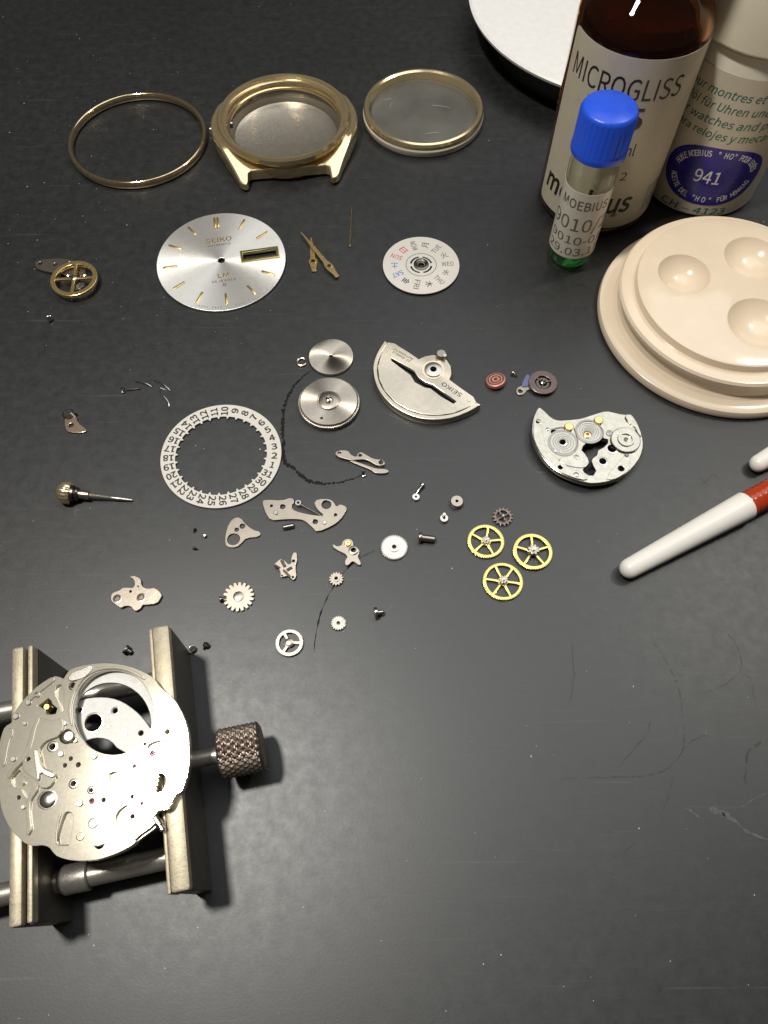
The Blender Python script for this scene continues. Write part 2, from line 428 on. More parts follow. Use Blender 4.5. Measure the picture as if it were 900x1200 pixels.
# ================================================================== amber bottle
bc = (50.0, 151.0)
t = thing('oil_bottle', 'amber glass bottle with a large cream paper label, behind the blue-capped vial', 'bottle', (*bc, 0))
part('glass_body', lathe([(0, .3), (11, 0), (12.4, .4), (12.9, 1.4), (12.9, 42.4), (12.75, 43.6), (12.2, 45.0), (11.2, 46.4), (9.8, 47.7), (8.2, 48.8), (7, 50), (6.4, 51.5), (6.2, 54), (6.2, 60), (7, 60.4), (7, 62), (5.2, 62), (5.2, 54), (5.6, 51), (7.2, 48.4), (9.2, 46.8), (10.6, 45.4), (11.5, 43.8), (11.8, 42.2), (11.8, 2), (10.5, 1.3), (0, 1.3)], 64), 'amber', t)
part('oil', lathe([(0, 1.4), (11.3, 1.5), (11.7, 2.4), (11.7, 42.1), (11.4, 43.7), (10.5, 45.2), (0, 45.3)], 48), 'brownoil', t)
part('cap', lathe([(0, 74), (7.6, 74), (8.2, 73.4), (8.2, 62.4), (7.4, 62.2), (0, 62.2)], 40), 'blackgloss', t)
lab = part('label', girth_patch(bc, 12.96, -65, 100, 2.6, 42.0, round_=3), 'label', t)
for s, a, b, z, h, bd, sh in (('MICROGLISS', -55, 52, 33.9, 4.2, .004, 0), ('D-5', -30, 24, 27.6, 4.6, .035, 0), ('20 ml', 0, 26, 21.6, 2.6, .012, 0), ('2', 20, 26, 15.6, 2.0, .008, 0), ('moebius', -57, 41, 7.0, 4.9, .05, .12), ('®', 22, 29, 5.0, 1.6, .01, 0)):
    letters(girth_text(s, bc, 13.04, a, b, z, h, bd, sh), 'ink', lab)
for k in range(5):
    lettering(wrap(placed(text('Swiss made', None, .9, .005, 0, .02), rz=math.pi / 2), bc, 13.04, 62 + k * 6, 8.5), 'grey_ink', lab)

# ================================================================== white jar
jc = (76.2, 157.6)
t = thing('oil_jar', 'cream plastic jar with green text and a blue oval, behind the ivory tray', 'jar', (*jc, 0))
part('jar_body', lathe([(0, 0), (12.8, 0), (13.5, .6), (13.6, 1.6), (13.6, 36), (13.1, 37.4), (12, 38), (12, 40), (0, 40)], 64), 'jar', t)
part('lid', lathe([(12.3, 38.6), (14.3, 38.6), (14.6, 39), (14.5, 50), (13.9, 51.8), (12.6, 52.6), (11.4, 52.2), (0, 52.0)], 64), 'jarcap', t)
lab = part('label', girth_patch(jc, 13.66, -120, 120, 1.0, 34.0), 'jarlabel', t)
for s, a, b, z in (('our montres et mécani', -39, 66, 29.2), ('Spezialöl für Uhren und', -66, 40, 26.2), ('for watches and precis', -45, 66, 23.1), ('para relojes y mecanica', -45, 66, 20.2)):
    lettering(girth_text(s, jc, 13.74, a, b, z, 1.75, .012, .22), 'green_ink', lab)
lettering(girth_text('CH – 4123', jc, 13.74, -24, 40, 1.3, 1.7, .012, .1), 'green_ink', lab)
ow, oh = R(93) * 13.74 / 2, 7.3
ov = [(ow * math.copysign(abs(math.cos(a)) ** .78, math.cos(a)), oh * math.copysign(abs(math.sin(a)) ** .9, math.sin(a))) for a in [2 * math.pi * i / 64 for i in range(64)]]
oval = part('blue_oval', wrap(plate(ov, (), .05, .01), jc, 13.73, 14, 11.1), 'oval', lab)
def oval_text(s, up):
    glyphs = []; n = len(s)
    for i, ch in enumerate(s):
        if ch == ' ': continue
        f = (i + .5) / n
        a = (math.pi * (.93 - .86 * f)) if up else (math.pi * (1.08 + .84 * f))
        k = .80
        x, y = ow * k * math.copysign(abs(math.cos(a)) ** .8, math.cos(a)), oh * k * math.sin(a)
        nx, ny = math.cos(a) / ow, math.sin(a) / oh; rot = math.atan2(ny, nx) + (-math.pi / 2 if up else math.pi / 2)
        g = text(ch, None, 1.35, .03, 0, .02); g.transform(Matrix.Diagonal((.72, 1, 1, 1)))
        shift(g, (0, -.65, 0)); placed(g, (x, y, 0), rz=rot); glyphs.append(g)
    return wrap(join(*glyphs), jc, 13.80, 14, 11.1, .8)
lettering(oval_text('HUILE MOEBIUS "HO" POUR LEVÉES', True), 'white_ink', lab)
lettering(oval_text('ACEITE DEL "HO" FÜR HEMMUNG', False), 'white_ink', lab)
letters(girth_text('941', jc, 13.80, -3, 21, 9.6, 3.1, .015, 0), 'white_ink', lab)

# ================================================================== small vial
vc = (42.0, 131.5)
t = thing('oil_vial', 'small clear glass vial with ribbed blue screw cap and green liquid', 'vial', (*vc, 0))
part('glass_body', lathe([(0, .0), (4.4, 0), (4.9, .5), (5, 1.2), (5, 25.2), (4.6, 26.2), (3.6, 27), (3.6, 30), (3.1, 30), (3.1, 27), (4.2, 25.8), (4.5, 25), (4.5, 1.6), (4, 1.0), (0, 1.0)], 48), 'vialglass', t)
part('liquid', lathe([(0, 1.05), (4.0, 1.05), (4.46, 1.7), (4.46, 6.2), (0, 6.2)], 40), 'greenoil', t)
vcap = bmesh.new()
n = 96; prof = [(5.35, 28.5), (5.5, 28.3), (5.55, 29.1), (5.45, 29.7), ('k', 29.9), ('k', 36.6), (5.1, 37.2), (4.7, 37.5), (0, 37.6)]
rings = []
for r, z in prof:
    if r == 0: rings.append([vcap.verts.new((0, 0, z))]); continue
    rings.append([vcap.verts.new(((q := ((5.38 + (.09 if (i % 3) == 0 else -.09)) if r == 'k' else r)) * math.cos(2 * math.pi * i / n), q * math.sin(2 * math.pi * i / n), z)) for i in range(n)])
for a, b in zip(rings, rings[1:]):
    for i in range(n):
        j = (i + 1) % n
        vcap.faces.new((a[i], a[j], b[0])) if len(b) == 1 else vcap.faces.new((a[i], a[j], b[j], b[i]))
vcap.faces.new(rings[0][::-1])
part('cap', bm_mesh(vcap, 'cap', 40), 'bluecap', t)
lab = part('label', girth_patch(vc, 5.03, -100, 84, 4.6, 21.6, .05, .6), 'viallabel', t)
for s, a, b, z, h, bd in (('MOEBIUS', -54, 66, 17.6, 2.1, .03), ('9010/2', -72, 84, 12.1, 3.2, .006), ('9010-01', -66, 80, 8.6, 2.0, .006), ('29.03.17', -66, 80, 5.5, 2.0, .006)):
    letters(girth_text(s, vc, 5.09, a, b, z, h, bd), 'grey_ink', lab)

# ================================================================== ivory tray with cups
tc = (72.8, 113.4)
t = thing('oil_cup_tray', 'round stepped ivory tray with polished hollow cups', 'tray', (*tc, 0))
part('base_flange', lathe([(0, 0), (25.6, 0), (26.3, .5), (26.4, 1.3), (26.1, 2.1), (25.3, 2.5), (24.4, 2.5), (23.4, 2.6), (22.7, 3.2), (22.5, 4.5), (22.6, 5.6), (23.2, 6.3), (23.3, 7.1), (22.9, 7.6), (22.2, 7.7), (20.2, 7.75), (20.2, 5.0), (0, 5.0)], 96), 'tray', t)
top = lathe([(0, 5.05), (20.3, 5.05), (20.3, 8.8), (20.1, 9.3), (19.6, 9.5), (0, 9.5)], 96)
to = part('cup_plate', top, 'tray', t)
cups = [(-10.0, 4.0, 5.4), (5.4, 8.5, 6.0), (2.9, -9.2, 6.4)]
bo = []
for x, y, r in cups:
    dep = 3.2; Rr = (r * r + dep * dep) / (2 * dep); bm = bmesh.new(); bmesh.ops.create_uvsphere(bm, u_segments=64, v_segments=48, radius=Rr)
    o = link('cutter', bm_mesh(bm), None, None, (tc[0] + x, tc[1] + y, 9.5 - dep + Rr)); bo.append(o)
    md = to.modifiers.new('cup', 'BOOLEAN'); md.object = o; md.operation = 'DIFFERENCE'; md.solver = 'EXACT'
bpy.context.view_layer.update()
dg = bpy.context.evaluated_depsgraph_get(); me = bpy.data.meshes.new_from_object(to.evaluated_get(dg))
to.modifiers.clear(); to.data = me; me.materials.clear(); me.materials.append(M['tray']); finish(me, 30)
for o in bo: bpy.data.objects.remove(o)

# ================================================================== white-topped tin behind the bottle
t = thing('round_tin', 'flat white-topped round tin on a black foot put in as shade, cut off at the upper edge', 'tin', (65.4, 215.6, 0))
part('shade_foot', lathe([(0, 0), (36.5, 0), (37, .6), (37, 8.6), (0, 8.6)], 96), 'blackgloss', t)  # black foot set back under the lid to stand in for shade
part('lid', lathe([(0, 8.62), (41.5, 8.5), (42.6, 8.9), (42.8, 9.6), (42.2, 10.0), (0, 10.1)], 128), 'whitelid', t)

# ================================================================== two white tapered pens
def pen(label, tip_px, dir_px, L, r0, r1):
    a = P(*tip_px, r0); b = P(*dir_px, r1); d = (b - a); d.z = r1 - r0; d.normalize()
    t = thing('oiler_pen', label, 'oiler', a, group='white capped oilers', rot=d.to_track_quat('Z', 'Y').to_euler())
    pr = [(0, -r0)] + [(r0 * math.sin(x), -r0 * math.cos(x)) for x in (.3, .6, .9, 1.2, 1.5)] + [(r0 + (r1 - r0) * k / 6, L * k / 6) for k in range(1, 7)] + [(r1 - .25, L + .25), (r1 - .5, L + .1), (0, L - .2)]
    part('cap', lathe(pr, 40), 'pen', t)
    part('seam', lathe(closed([(r0 + (r1 - r0) * .03 - .05, L * .03), (r0 + (r1 - r0) * .03 + .015, L * .03), (r0 + (r1 - r0) * .035 + .015, L * .035), (r0 + (r1 - r0) * .035 - .05, L * .035)]), 40), 'pen', t)
    rp = [(0, L - .1)]
    for k in range(6): rp += [(r1 - .35, L + .3 + k * 1.2), (r1 - .2, L + .6 + k * 1.2), (r1 - .2, L + 1.0 + k * 1.2), (r1 - .4, L + 1.2 + k * 1.2)]
    part('grip', lathe(rp + [(r1 - .5, L + 9), (r1 - .6, L + 40), (0, L + 40)], 32), 'redplastic', t)
pen('white tapered oiler cap on a red ribbed handle, below the ivory tray', (738, 666), (882, 588), 26.3, 1.85, 2.7)
pen('second white oiler tip entering at the right edge above the red handle', (889, 543), (921, 524), 20, 1.7, 2.6)

# ================================================================== gold bezel ring
t = P(162, 163, 1)
mono('case_ring', lathe(closed([(16.6 + .62 * math.cos(2 * math.pi * k / 14), 1.05 + 1.05 * math.sin(2 * math.pi * k / 14)) for k in range(14)]), 128, 60), 'ringgold', 'slim tarnished gold bezel ring lying empty at the upper left', 'bezel ring', (t.x, t.y, 0))

# ================================================================== gold watch case
cc = P(333, 142, 5); 
t = thing('watch_case', 'gold watch case with lugs and an empty steel bowl', 'watch case', (cc.x, cc.y, 0), R(6.5))
q = [(18.0, 1.2), (17.6, 3.6), (16.6, 6.4), (15.2, 9.6), (13.2, 14.0), (11.9, 17.2), (11.2, 17.9), (10.3, 18.1), (9.9, 17.4), (9.7, 15.2), (9.0, 14.7)]
ol = [(x, y) for x, y in q] + [(-x, y) for x, y in q[::-1]] + [(-x, -y) for x, y in q] + [(x, -y) for x, y in q[::-1]]
me = plate(ol, [circle(0, 0, 14.5, 96)], 4.9, .45, .5)
bm = bmesh.new(); bm.from_mesh(me)
for yy in (-15.8, -14, -11.5, -9, -7.5, 7.5, 9, 11.5, 14, 15.8):
    bmesh.ops.bisect_plane(bm, geom=bm.verts[:] + bm.edges[:] + bm.faces[:], plane_co=(0, yy, 0), plane_no=(0, 1, 0))
for v in bm.verts:
    v.co.z -= (v.co.z - .5) / 4.9 * max(0, abs(v.co.y) - 7.5) * .30
part('case_body', bm_mesh(bm, 'case', 24), 'goldbrush', t)
part('bezel_seat', lathe(closed([(14.52, 4.4), (15.9, 4.6), (16.3, 5.2), (16.3, 6.3), (15.9, 6.8), (15.3, 6.8), (15.0, 6.5), (14.9, 5.9), (14.2, 5.75), (14.0, 5.2)]), 96), 'goldbrush', t)
part('inner_step', lathe(closed([(13.4, 4.1), (14.48, 4.1), (14.48, 5.1), (13.9, 5.1), (13.8, 4.7), (13.4, 4.6)]), 96), 'goldcase', t)
part('bowl_wall', lathe(closed([(12.9, .6), (14.45, .6), (14.45, 4.05), (13.6, 4.05), (13.0, 3.0)]), 96), 'steel', t)
part('case_back', lathe([(0, .9), (12.0, .9), (12.88, 1.15), (12.88, .3), (0, .3)], 80), 'bowl', t)
part('crown_tube', placed(lathe([(0, 0), (.9, 0), (.9, 1.6), (.5, 1.6), (.5, .4), (0, .4)], 20), (-14.4, 2.2, 3.6), (1, 0, 0)), 'darksteel', t)
part('pusher', placed(lathe([(0, 0), (.8, 0), (.8, .7), (.55, .95), (0, 1)], 20), (-17.7, 1.0, 3.4), (-1, 0, 0)), 'steel', t)

# ================================================================== crystal in its gold ring
cc = P(496, 131, 1.6)
t = thing('crystal_ring', 'clear watch crystal seated in a gold ring right of the case', 'watch crystal', (cc.x, cc.y, 0))
part('gasket', lathe(closed([(14.4, .1), (15.1, 0), (15.4, .5), (15.4, 1.6), (15.1, 2.0), (14.45, 2.0)]), 96), 'gasket', t)
part('gold_ring', lathe(closed([(13.7, .3), (14.38, .3), (14.42, 2.05), (15.2, 2.1), (15.25, 2.7), (14.9, 3.3), (14.3, 3.4), (13.8, 3.1)]), 96), 'goldbrush', t)
part('glass', lathe(closed([(0, 1.9), (8, 1.7), (13.65, 1.2), (13.65, .5), (8, 1.0), (0, 1.2)]), 80), 'crystal', t)
for x, y, a, L in ((-8.2, 2.2, 1.35, 2.6), (4.5, 1.8, -.2, 4.5), (-9, 4.6, .45, 1.6), (2, -8.5, .15, 3.4)):
    part('scratch', placed(tube(bezier([(-L / 2, 0, 1.88), (-L / 6, .12, 1.9), (L / 4, .1, 1.9), (L / 2, -.1, 1.88)], 3), .05, 5), (x, y, -.01 * (x * x + y * y) ** .5), rz=a), 'floorplate', t)

# ================================================================== dial
dc = P(259.5, 305.5, .8); d12 = P(254, 262, .8) - dc; rz = math.atan2(d12.y, d12.x) - math.pi / 2
t = thing('watch_dial', 'silver sunburst dial with gold baton markers and a day window', 'watch dial', (dc.x, dc.y, 0), rot=(R(1.6), 0, rz))
win = [(5.05, -1.0), (12.45, -1.0), (12.45, 1.0), (5.05, 1.0)]
part('dial_plate', plate(circle(0, 0, 14.5, 128), [circle(0, 0, .8, 24), [(5.0, -.98), (12.5, -.98), (12.5, .98), (5.0, .98)]], .4, .05, .55), 'dial', t)
for k in range(1, 12):
    if k == 3: continue
    a = math.pi / 2 - k * math.pi / 6
    part('hour_marker', placed(box(9.9, 13.1, -.24, .24, .93, 1.22, .08), rz=a), 'gilt', t)
for y in (-.36, .36): part('hour_marker', placed(box(9.9, 13.1, y - .27, y + .27, .93, 1.25, .08), rz=math.pi / 2), 'gilt', t)
part('window_frame', plate([(4.4, -1.65), (13.1, -1.65), (13.1, 1.65), (4.4, 1.65)], [win], .45, .1, .9), 'yellow', t)
for s, w, h, y, mat, bd in (('SEIKO', 6.0, 1.25, 5.6, 'gilt', .03), ('AUTOMATIC', 5.2, .5, 4.5, 'grey_ink', .004), ('LM', 2.5, 1.2, -5.1, 'gilt', .02), ('23 JEWELS', 5.4, .55, -6.3, 'grey_ink', .004)):
    lettering(placed(text(s, w, h, bd, 0, .06), (0, y, .98)), mat, t)
part('emblem', placed(plate(circle(0, 0, .42, 16), [circle(0, .05, .2, 10)], .08, .01), (0, -7.2, .94)), 'grey_ink', t)
for s, a in (('JAPAN 5606', -1), ('7191 T', 1)):
    g = []
    for i, ch in enumerate(s):
        if ch == ' ': continue
        an = -math.pi / 2 + a * .28 + (i - len(s) / 2) * .045
        g.append(placed(text(ch, None, .42, 0, 0, .03), (13.75 * math.cos(an), 13.75 * math.sin(an), .965), rz=an + math.pi / 2))
    lettering(join(*g), 'grey_ink', t)

# ================================================================== hands
def strip(a, b, wa, wb, t_, z):                                # flat tapering bar between two photo points, in world mm
    d = (b - a).normalized(); s = Vector((-d.y, d.x, 0))
    return [(a + s * wa / 2)[:2], (a - s * wa / 2)[:2], (b - s * wb / 2)[:2], (b + s * wb / 2)[:2]]
def hand(name, label, tip, eye, tail, w, z, mat, hole=True):
    e = P(*eye, z); a, b = P(*tip, z) - e, P(*tail, z) - e
    t = thing(name, label, 'watch hand', (e.x, e.y, 0)); d = a.normalized(); s = Vector((-d.y, d.x, 0)); L = a.length; K = b.length
    o = [d * L * 1.0 + s * w * .10, d * L * .55 + s * w * .42, d * L * .14 + s * w * .5, s * w * .85 + d * w * .3, s * w * .85 - d * w * .3, -d * K * .7 + s * w * .5, -d * K + s * w * .42]
    o += [Vector(((q.dot(d)) * d - (q.dot(s)) * s)) for q in o[::-1]]
    part('blade', plate([q[:2] for q in o], [circle(0, 0, w * .42, 16)] if hole else (), .18, .04, z - .1), mat, t)
    part('boss', placed(lathe(closed([(w * .42, 0), (w * .62, 0), (w * .62, .35), (w * .42, .35)]), 20), (0, 0, z - .05)), mat, t)
hand('hour_hand', 'short gold hour hand lying under the minute hand', (364.5, 278.6), (367, 306.7), (368.2, 318), 1.15, .35, 'gilt')
hand('minute_hand', 'long gold minute hand crossing over the hour hand', (352.5, 272), (385.7, 312.3), (396, 324), 1.05, .85, 'gilt')
hand('seconds_hand', 'hair-thin dark gold seconds hand above the crossed hands', (413, 237), (410.5, 274.7), (411.8, 289), .42, .35, 'ringgold', False)

# ================================================================== day disc
dc = P(493.5, 310.5, .6)
t = thing('day_disc', 'white day disc printed with weekdays in black, red and blue', 'day disc', (dc.x, dc.y, 0))
holes = [circle(0, 0, .75, 20)]
part('disc_plate', plate(circle(0, 0, 8.65, 96), holes + [[(rr * math.cos(a0 + k * (1.22 / 8) * sg), rr * math.sin(a0 + k * (1.22 / 8) * sg)) for rr, sg, a0 in ((2.15, 1, q),) for k in range(9)] + [(2.55 * math.cos(q + 1.22 - k * 1.22 / 8), 2.55 * math.sin(q + 1.22 - k * 1.22 / 8)) for k in range(9)] for q in (.2, 1.77, 3.34, 4.91)], .3, .05, .4), 'printwhite', t)
part('hub', lathe(closed([(.6, .2), (1.7, .2), (1.7, .95), (1.3, 1.05), (.9, .9), (.75, .6)]), 32), 'darksteel', t)
part('groove', lathe(closed([(3.35, .705), (3.5, .705), (3.5, .712), (3.35, .712)]), 48), 'grey_ink', t)
days = [('WED', 'grey_ink'), ('水', 'grey_ink'), ('THU', 'grey_ink'), ('木', 'ink'), ('FRI', 'grey_ink'), ('金', 'ink'), ('SAT', 'blue_ink'), ('土', 'blue_ink'), ('SUN', 'red_ink'), ('日', 'red_ink'), ('MON', 'grey_ink'), ('月', 'grey_ink'), ('TUE', 'grey_ink'), ('火', 'grey_ink')]
for i, (s, mt) in enumerate(days):
    a = R(2) - i * 2 * math.pi / 14
    me = text(s, 2.7 if len(s) == 3 else 1.6, 1.25 if len(s) == 3 else 1.35, .012, 0, .02)
    lettering(placed(shift(me, (6.0, -.6, 0)), (0, 0, .715), rz=a), mt, t)

# ================================================================== date ring
dc = P(259, 532.5, .6)
t = thing('date_ring', 'white ring printed with dates one to thirty-one', 'date ring', (dc.x, dc.y, 0))
inner = []
for i in range(31):
    a = 2 * math.pi * i / 31; w = 2 * math.pi / 31
    for f, r in ((0, 9.0), (.34, 9.0), (.46, 8.5), (.54, 8.5), (.66, 9.0)): inner.append((r * math.cos(a + f * w), r * math.sin(a + f * w)))
part('ring_plate', plate(circle(0, 0, 11.85, 128), [inner], .35, .06, .2), 'printwhite', t)
for k in range(1, 32):
    a = R(-13) + (k - 1) * 2 * math.pi / 31
    s = str(k); me = text(s, None if s in ('1', '11') else 1.2 if len(s) == 1 else 2.1, 1.32, .055, 0, .02)
    lettering(placed(shift(me, (10.5 if len(s) == 1 else 10.3, -.66, 0)), (0, 0, .565), rz=a), 'ink', t)

# ================================================================== generic traced flat pieces
def traced(name, label, cat, outline, holes=(), t_=.3, z=.15, mat='steel_matte', smooth_n=1, bev=.05, group=None, body='plate'):
    zt = z + t_; c = sum((P(x, y, 0) for x, y in outline), Vector()) / len(outline)
    o = thing(name, label, cat, (c.x, c.y, 0), group=group)
    part(body, plate(chaikin(rel(o, outline, zt), smooth_n), [rel_hole(o, *h, zt) for h in holes], t_, bev, z), mat, o)
    return o
def boss(o, px, py, rpx, z0, h, mat, name='boss', hole=None, n=20):
    c = rel(o, [(px, py)], z0 + h)[0]; r = rpx * MM(px, py, z0 + h)
    pr = [(0, z0), (r, z0), (r, z0 + h * .75), (r * .85, z0 + h), (0, z0 + h)] if hole is None else closed([(r * hole, z0), (r, z0), (r, z0 + h * .8), (r * .88, z0 + h), (r * hole, z0 + h)])
    return part(name, placed(lathe(pr, n), (c[0], c[1], 0)), mat, o)
def sub(o, outline, z, t_, mat, name, n=1, holes=(), bev=.05):
    return part(name, plate(chaikin(rel(o, outline, z + t_), n), [rel_hole(o, *h, z + t_) for h in holes], t_, bev, z), mat, o)
def legs(o, z, pts):                                           # short pins that carry a raised plate
    for x, y in pts:
        c = rel(o, [(x, y)], z)[0]; part('pin', placed(lathe([(0, 0), (.3, 0), (.3, z), (0, z)], 10), (c[0], c[1], 0)), 'steel', o)

# balance cock with gilt balance
z = zoom(30, 295, 9)
o = traced('balance_cock', 'long nickel cock with a gilt four-spoke balance wheel on it', 'balance assembly', z((92, 120), (120, 90), (250, 72), (400, 70), (520, 95), (600, 140), (640, 210), (600, 260), (480, 260), (340, 225), (230, 205), (120, 180)),
           [(*z((155, 122))[0], 22 / 9), (*z((310, 132))[0], 20 / 9), (*z((465, 112))[0], 14 / 9)], .6, .2, 'steel_matte')
wc = rel(o, z((512, 285)), 2.0)[0]; wr = 27.2 * MM(87, 327, 2.0)
bw = part('balance_wheel', placed(plate(circle(0, 0, wr, 72), sectors(4, .75, wr * .80, .33, R(4)), .75, .08, 1.5), (wc[0], wc[1], 0)), 'gilt', o)
part('balance_staff', placed(lathe([(0, 1.0), (.5, 1.0), (.7, 1.5), (.7, 2.35), (.3, 2.5), (.25, 3.0), (0, 3.0)], 16), (wc[0], wc[1], 0)), 'steel', o)
for a, q in ((2.4, .55), (.9, .5), (-1.0, .6)): part('jewel_setting', placed(lathe([(0, .8), (.55, .8), (.5, 1.2), (.2, 1.35), (0, 1.3)], 14), (wc[0] + wr * q * math.cos(a), wc[1] + wr * q * math.sin(a), 0)), 'steel', o)
part('hairspring', placed(tube([((.9 + .17 * k / 6) * math.cos(k * math.pi / 6), (.9 + .17 * k / 6) * math.sin(k * math.pi / 6), 1.25) for k in range(60)], .05, 5), (wc[0], wc[1], 0)), 'darksteel', o)

# screws and other small turned pieces
SCREWS = 'loose screws'
def screw(label, px, py, head=.75, shank=.38, L=1.6, axis=(0, 0, 1), mat='steel', name='screw', hh=.5, slot=True):
    """axis: the way the head faces"""
    ax = Vector(axis).normalized(); lie = abs(ax.z) < .9
    zz = head if lie else (L if ax.z > 0 else hh)
    p = P(px, py, zz if lie else zz)
    if lie and ax.z < 0: p.z = head
    t = thing(name, label, 'screw', p, group=SCREWS, rot=ax.to_track_quat('Z', 'Y').to_euler())
    part('shank', lathe([(0, -L), (shank * .7, -L), (shank, -L + .2), (shank, 0), (0, 0)], 14), mat, t)
    hd = plate(circle(0, 0, head, 24), (), hh, .08, 0)
    part('head', hd, mat, t)
    if slot: part('slot', box(-head * .9, head * .9, -head * .12, head * .12, hh - .1, hh + .012, 0), 'hole', t)
    return t
screw('tiny bright screw below the gilt balance wheel', 58, 373, .6, .34, .7, (.45, -.6, .7), 'nickel')
screw('tiny screw between the pink disc and the smoked wheel', 602, 438, .42, .28, .9, (-.7, .5, .25))
screw('stubby upright screw under the dark beaded mark', 426, 556, .45, .32, 1.3, (.05, -.1, -1))
screw('long thin screw with a flat head, right of the beaded mark', 494, 570, .55, .33, 2.2, (.5, .75, .12))
screw('short fat screw right of the toothed steel wheel', 494, 630, .95, .62, 2.6, (-1, .12, .05), 'steel_matte')
screw('countersunk screw alone below the row of small pinions', 442, 718, 1.0, .45, 1.2, (-.95, -.15, .1), 'steel')
screw('blackened screw in front of the right clamp jaw', 149, 762, .8, .45, .9, (-.7, .35, .35), 'darksteel')
screw('small pale screw standing right of the clamp jaw', 225, 760, .6, .3, .4, (.35, -.3, .85), 'steel_matte')
screw('tiny conical screw right of the clamp, last of the pair', 241, 757, .55, .25, .8, (.3, .4, .5), 'steel_matte')
screw('dark speck of a screw, topmost of three left of the triangular cover', 228, 622, .26, .16, .5, (.2, .6, .5), 'darksteel')
screw('pale speck of a screw, right one of three beside the triangular cover', 240, 628, .28, .18, .4, (.1, -.2, 1))
screw('dark speck of a screw, lowest of three left of the triangular cover', 229, 643, .28, .18, .6, (-.6, .2, .4), 'darksteel')
screw('bent dark screw touching the star-toothed wheel', 260.5, 702, .5, .3, .9, (-.9, -.25, .15), 'darksteel')

# barrel cover, snap ring, barrel
c = P(388, 418, .4)
o = thing('barrel_cover', 'small turned steel disc with a pinhole and fan-shaped shine', 'disc', (c.x, c.y, 0))
part('disc', lathe([(.45, 0), (4.6, 0), (4.85, .15), (4.85, .35), (4.65, .5), (.5, .52), (.45, .5), (.45, 0)], 72), 'disc', o)
c = P(353.5, 424, .3); k = [(.95 * math.cos(a), .95 * math.sin(a)) for a in [R(40 + 290 * i / 20) for i in range(21)]]
mono('snap_ring', tube([(x, y, .25) for x, y in k], .24, 8), 'copper', 'tiny open copper snap ring left of the turned disc', 'snap ring', (c.x, c.y, 0))
c = P(385.5, 471.5, 1.2)
o = thing('mainspring_barrel', 'thick turned barrel with fine teeth round its edge', 'barrel', (c.x, c.y, 0))
part('drum', plate(gear(84, 6.0, 6.25, .6), (), 1.1, .05, .2), 'disc', o)
part('lid', lathe([(0, 1.3), (5.95, 1.3), (5.95, 1.62), (5.75, 1.75), (2.4, 1.75), (2.3, 1.65), (0, 1.65)], 72), 'disc', o)
part('boss', lathe([(0, 1.6), (2.1, 1.66), (2.1, 1.9), (1.9, 2.0), (.9, 2.0), (.8, 1.9), (0, 1.9)], 40), 'steel_matte', o)
part('arbor', lathe([(0, 1.9), (.55, 1.9), (.55, 2.5), (.3, 2.6), (.25, 3.2), (0, 3.2)], 20), 'steel', o)
part('rim_hole', placed(lathe([(0, 1.70), (.3, 1.70), (.3, 1.764), (0, 1.764)], 12), (-1.3, -4.2, 0)), 'hole', o)

# winding rotor
z = zoom(435, 390, 6.667)
hub = z((485, 290))[0]; zt = 1.7
c = P(*hub, zt)
o = thing('winding_rotor', 'half-moon steel winding rotor with a long black slot', 'rotor', (c.x, c.y, 0))
arc = z((105, 60), (45, 160), (15, 260), (28, 370), (75, 470), (165, 565), (280, 632), (395, 668), (520, 676), (640, 660), (760, 615), (855, 560))
inn = z((820, 540), (740, 590), (640, 630), (520, 645), (400, 637), (290, 603), (190, 545), (105, 455), (60, 365), (48, 265), (75, 170), (130, 80))
arcs = [tuple(p[:2]) for p in bezier([(*p, 0) for p in arc], 4)]
inns = [tuple(p[:2]) for p in bezier([(*p, 0) for p in inn], 4)]
part('weight', plate(rel(o, arcs + inns, 1.9), (), 1.9, .12, 0), 'rotor', o)
body = z((130, 72), (185, 82), (230, 112), (300, 155), (372, 205), (420, 182), (480, 172), (540, 180), (590, 210), (622, 260), (628, 320), (612, 365), (700, 430), (800, 500), (822, 545), (740, 588), (640, 628), (520, 643), (400, 634), (290, 600), (190, 543), (105, 453), (62, 365), (50, 265), (77, 170))
slot = z((156, 196), (240, 240), (336, 296), (370, 348), (425, 386), (480, 402), (565, 464), (664, 536), (642, 552), (545, 496), (465, 434), (415, 424), (342, 384), (310, 330), (235, 275), (160, 218))
part('plate', plate(rel(o, body, zt), [rel(o, slot, zt), rel_hole(o, *hub, 27 / 6.667, zt)], .7, .08, zt - .7), 'rotor', o)
r = 88 / 6.667 * MM(*hub, zt)
part('hub_ring', lathe(closed([(r * .82, zt - .1), (r, zt - .1), (r, zt + .06), (r * .82, zt + .06)]), 40), 'ringgold', o)
part('bearing', lathe(closed([(.58, zt - .2), (r * .78, zt - .2), (r * .78, zt + .28), (r * .6, zt + .34), (.7, zt + .34), (.58, zt + .25)]), 40), 'steel', o)
boss(o, *z((548, 160))[0], 42 / 6.667, zt - .7, 1.7, 'steel_matte', 'clip', n=8)
boss(o, *z((575, 175))[0], 16 / 6.667, zt, 1.2, 'steel', 'clip_pin')
boss(o, *z((765, 525))[0], 14 / 6.667, zt - .05, .14, 'ringgold', 'rivet')
cA, cB = rel(o, z((560, 385), (735, 500)), zt); an = math.atan2(cB[1] - cA[1], cB[0] - cA[0])
lettering(placed(text('SEIKO', 4.9, .95, .01, 0, .03), ((cA[0] + cB[0]) / 2 - .15, (cA[1] + cB[1]) / 2 + .35, zt + .012), rz=an + math.pi), 'ink', o)
cA, cB = rel(o, z((160, 115), (335, 215)), zt); an = math.atan2(cB[1] - cA[1], cB[0] - cA[0])
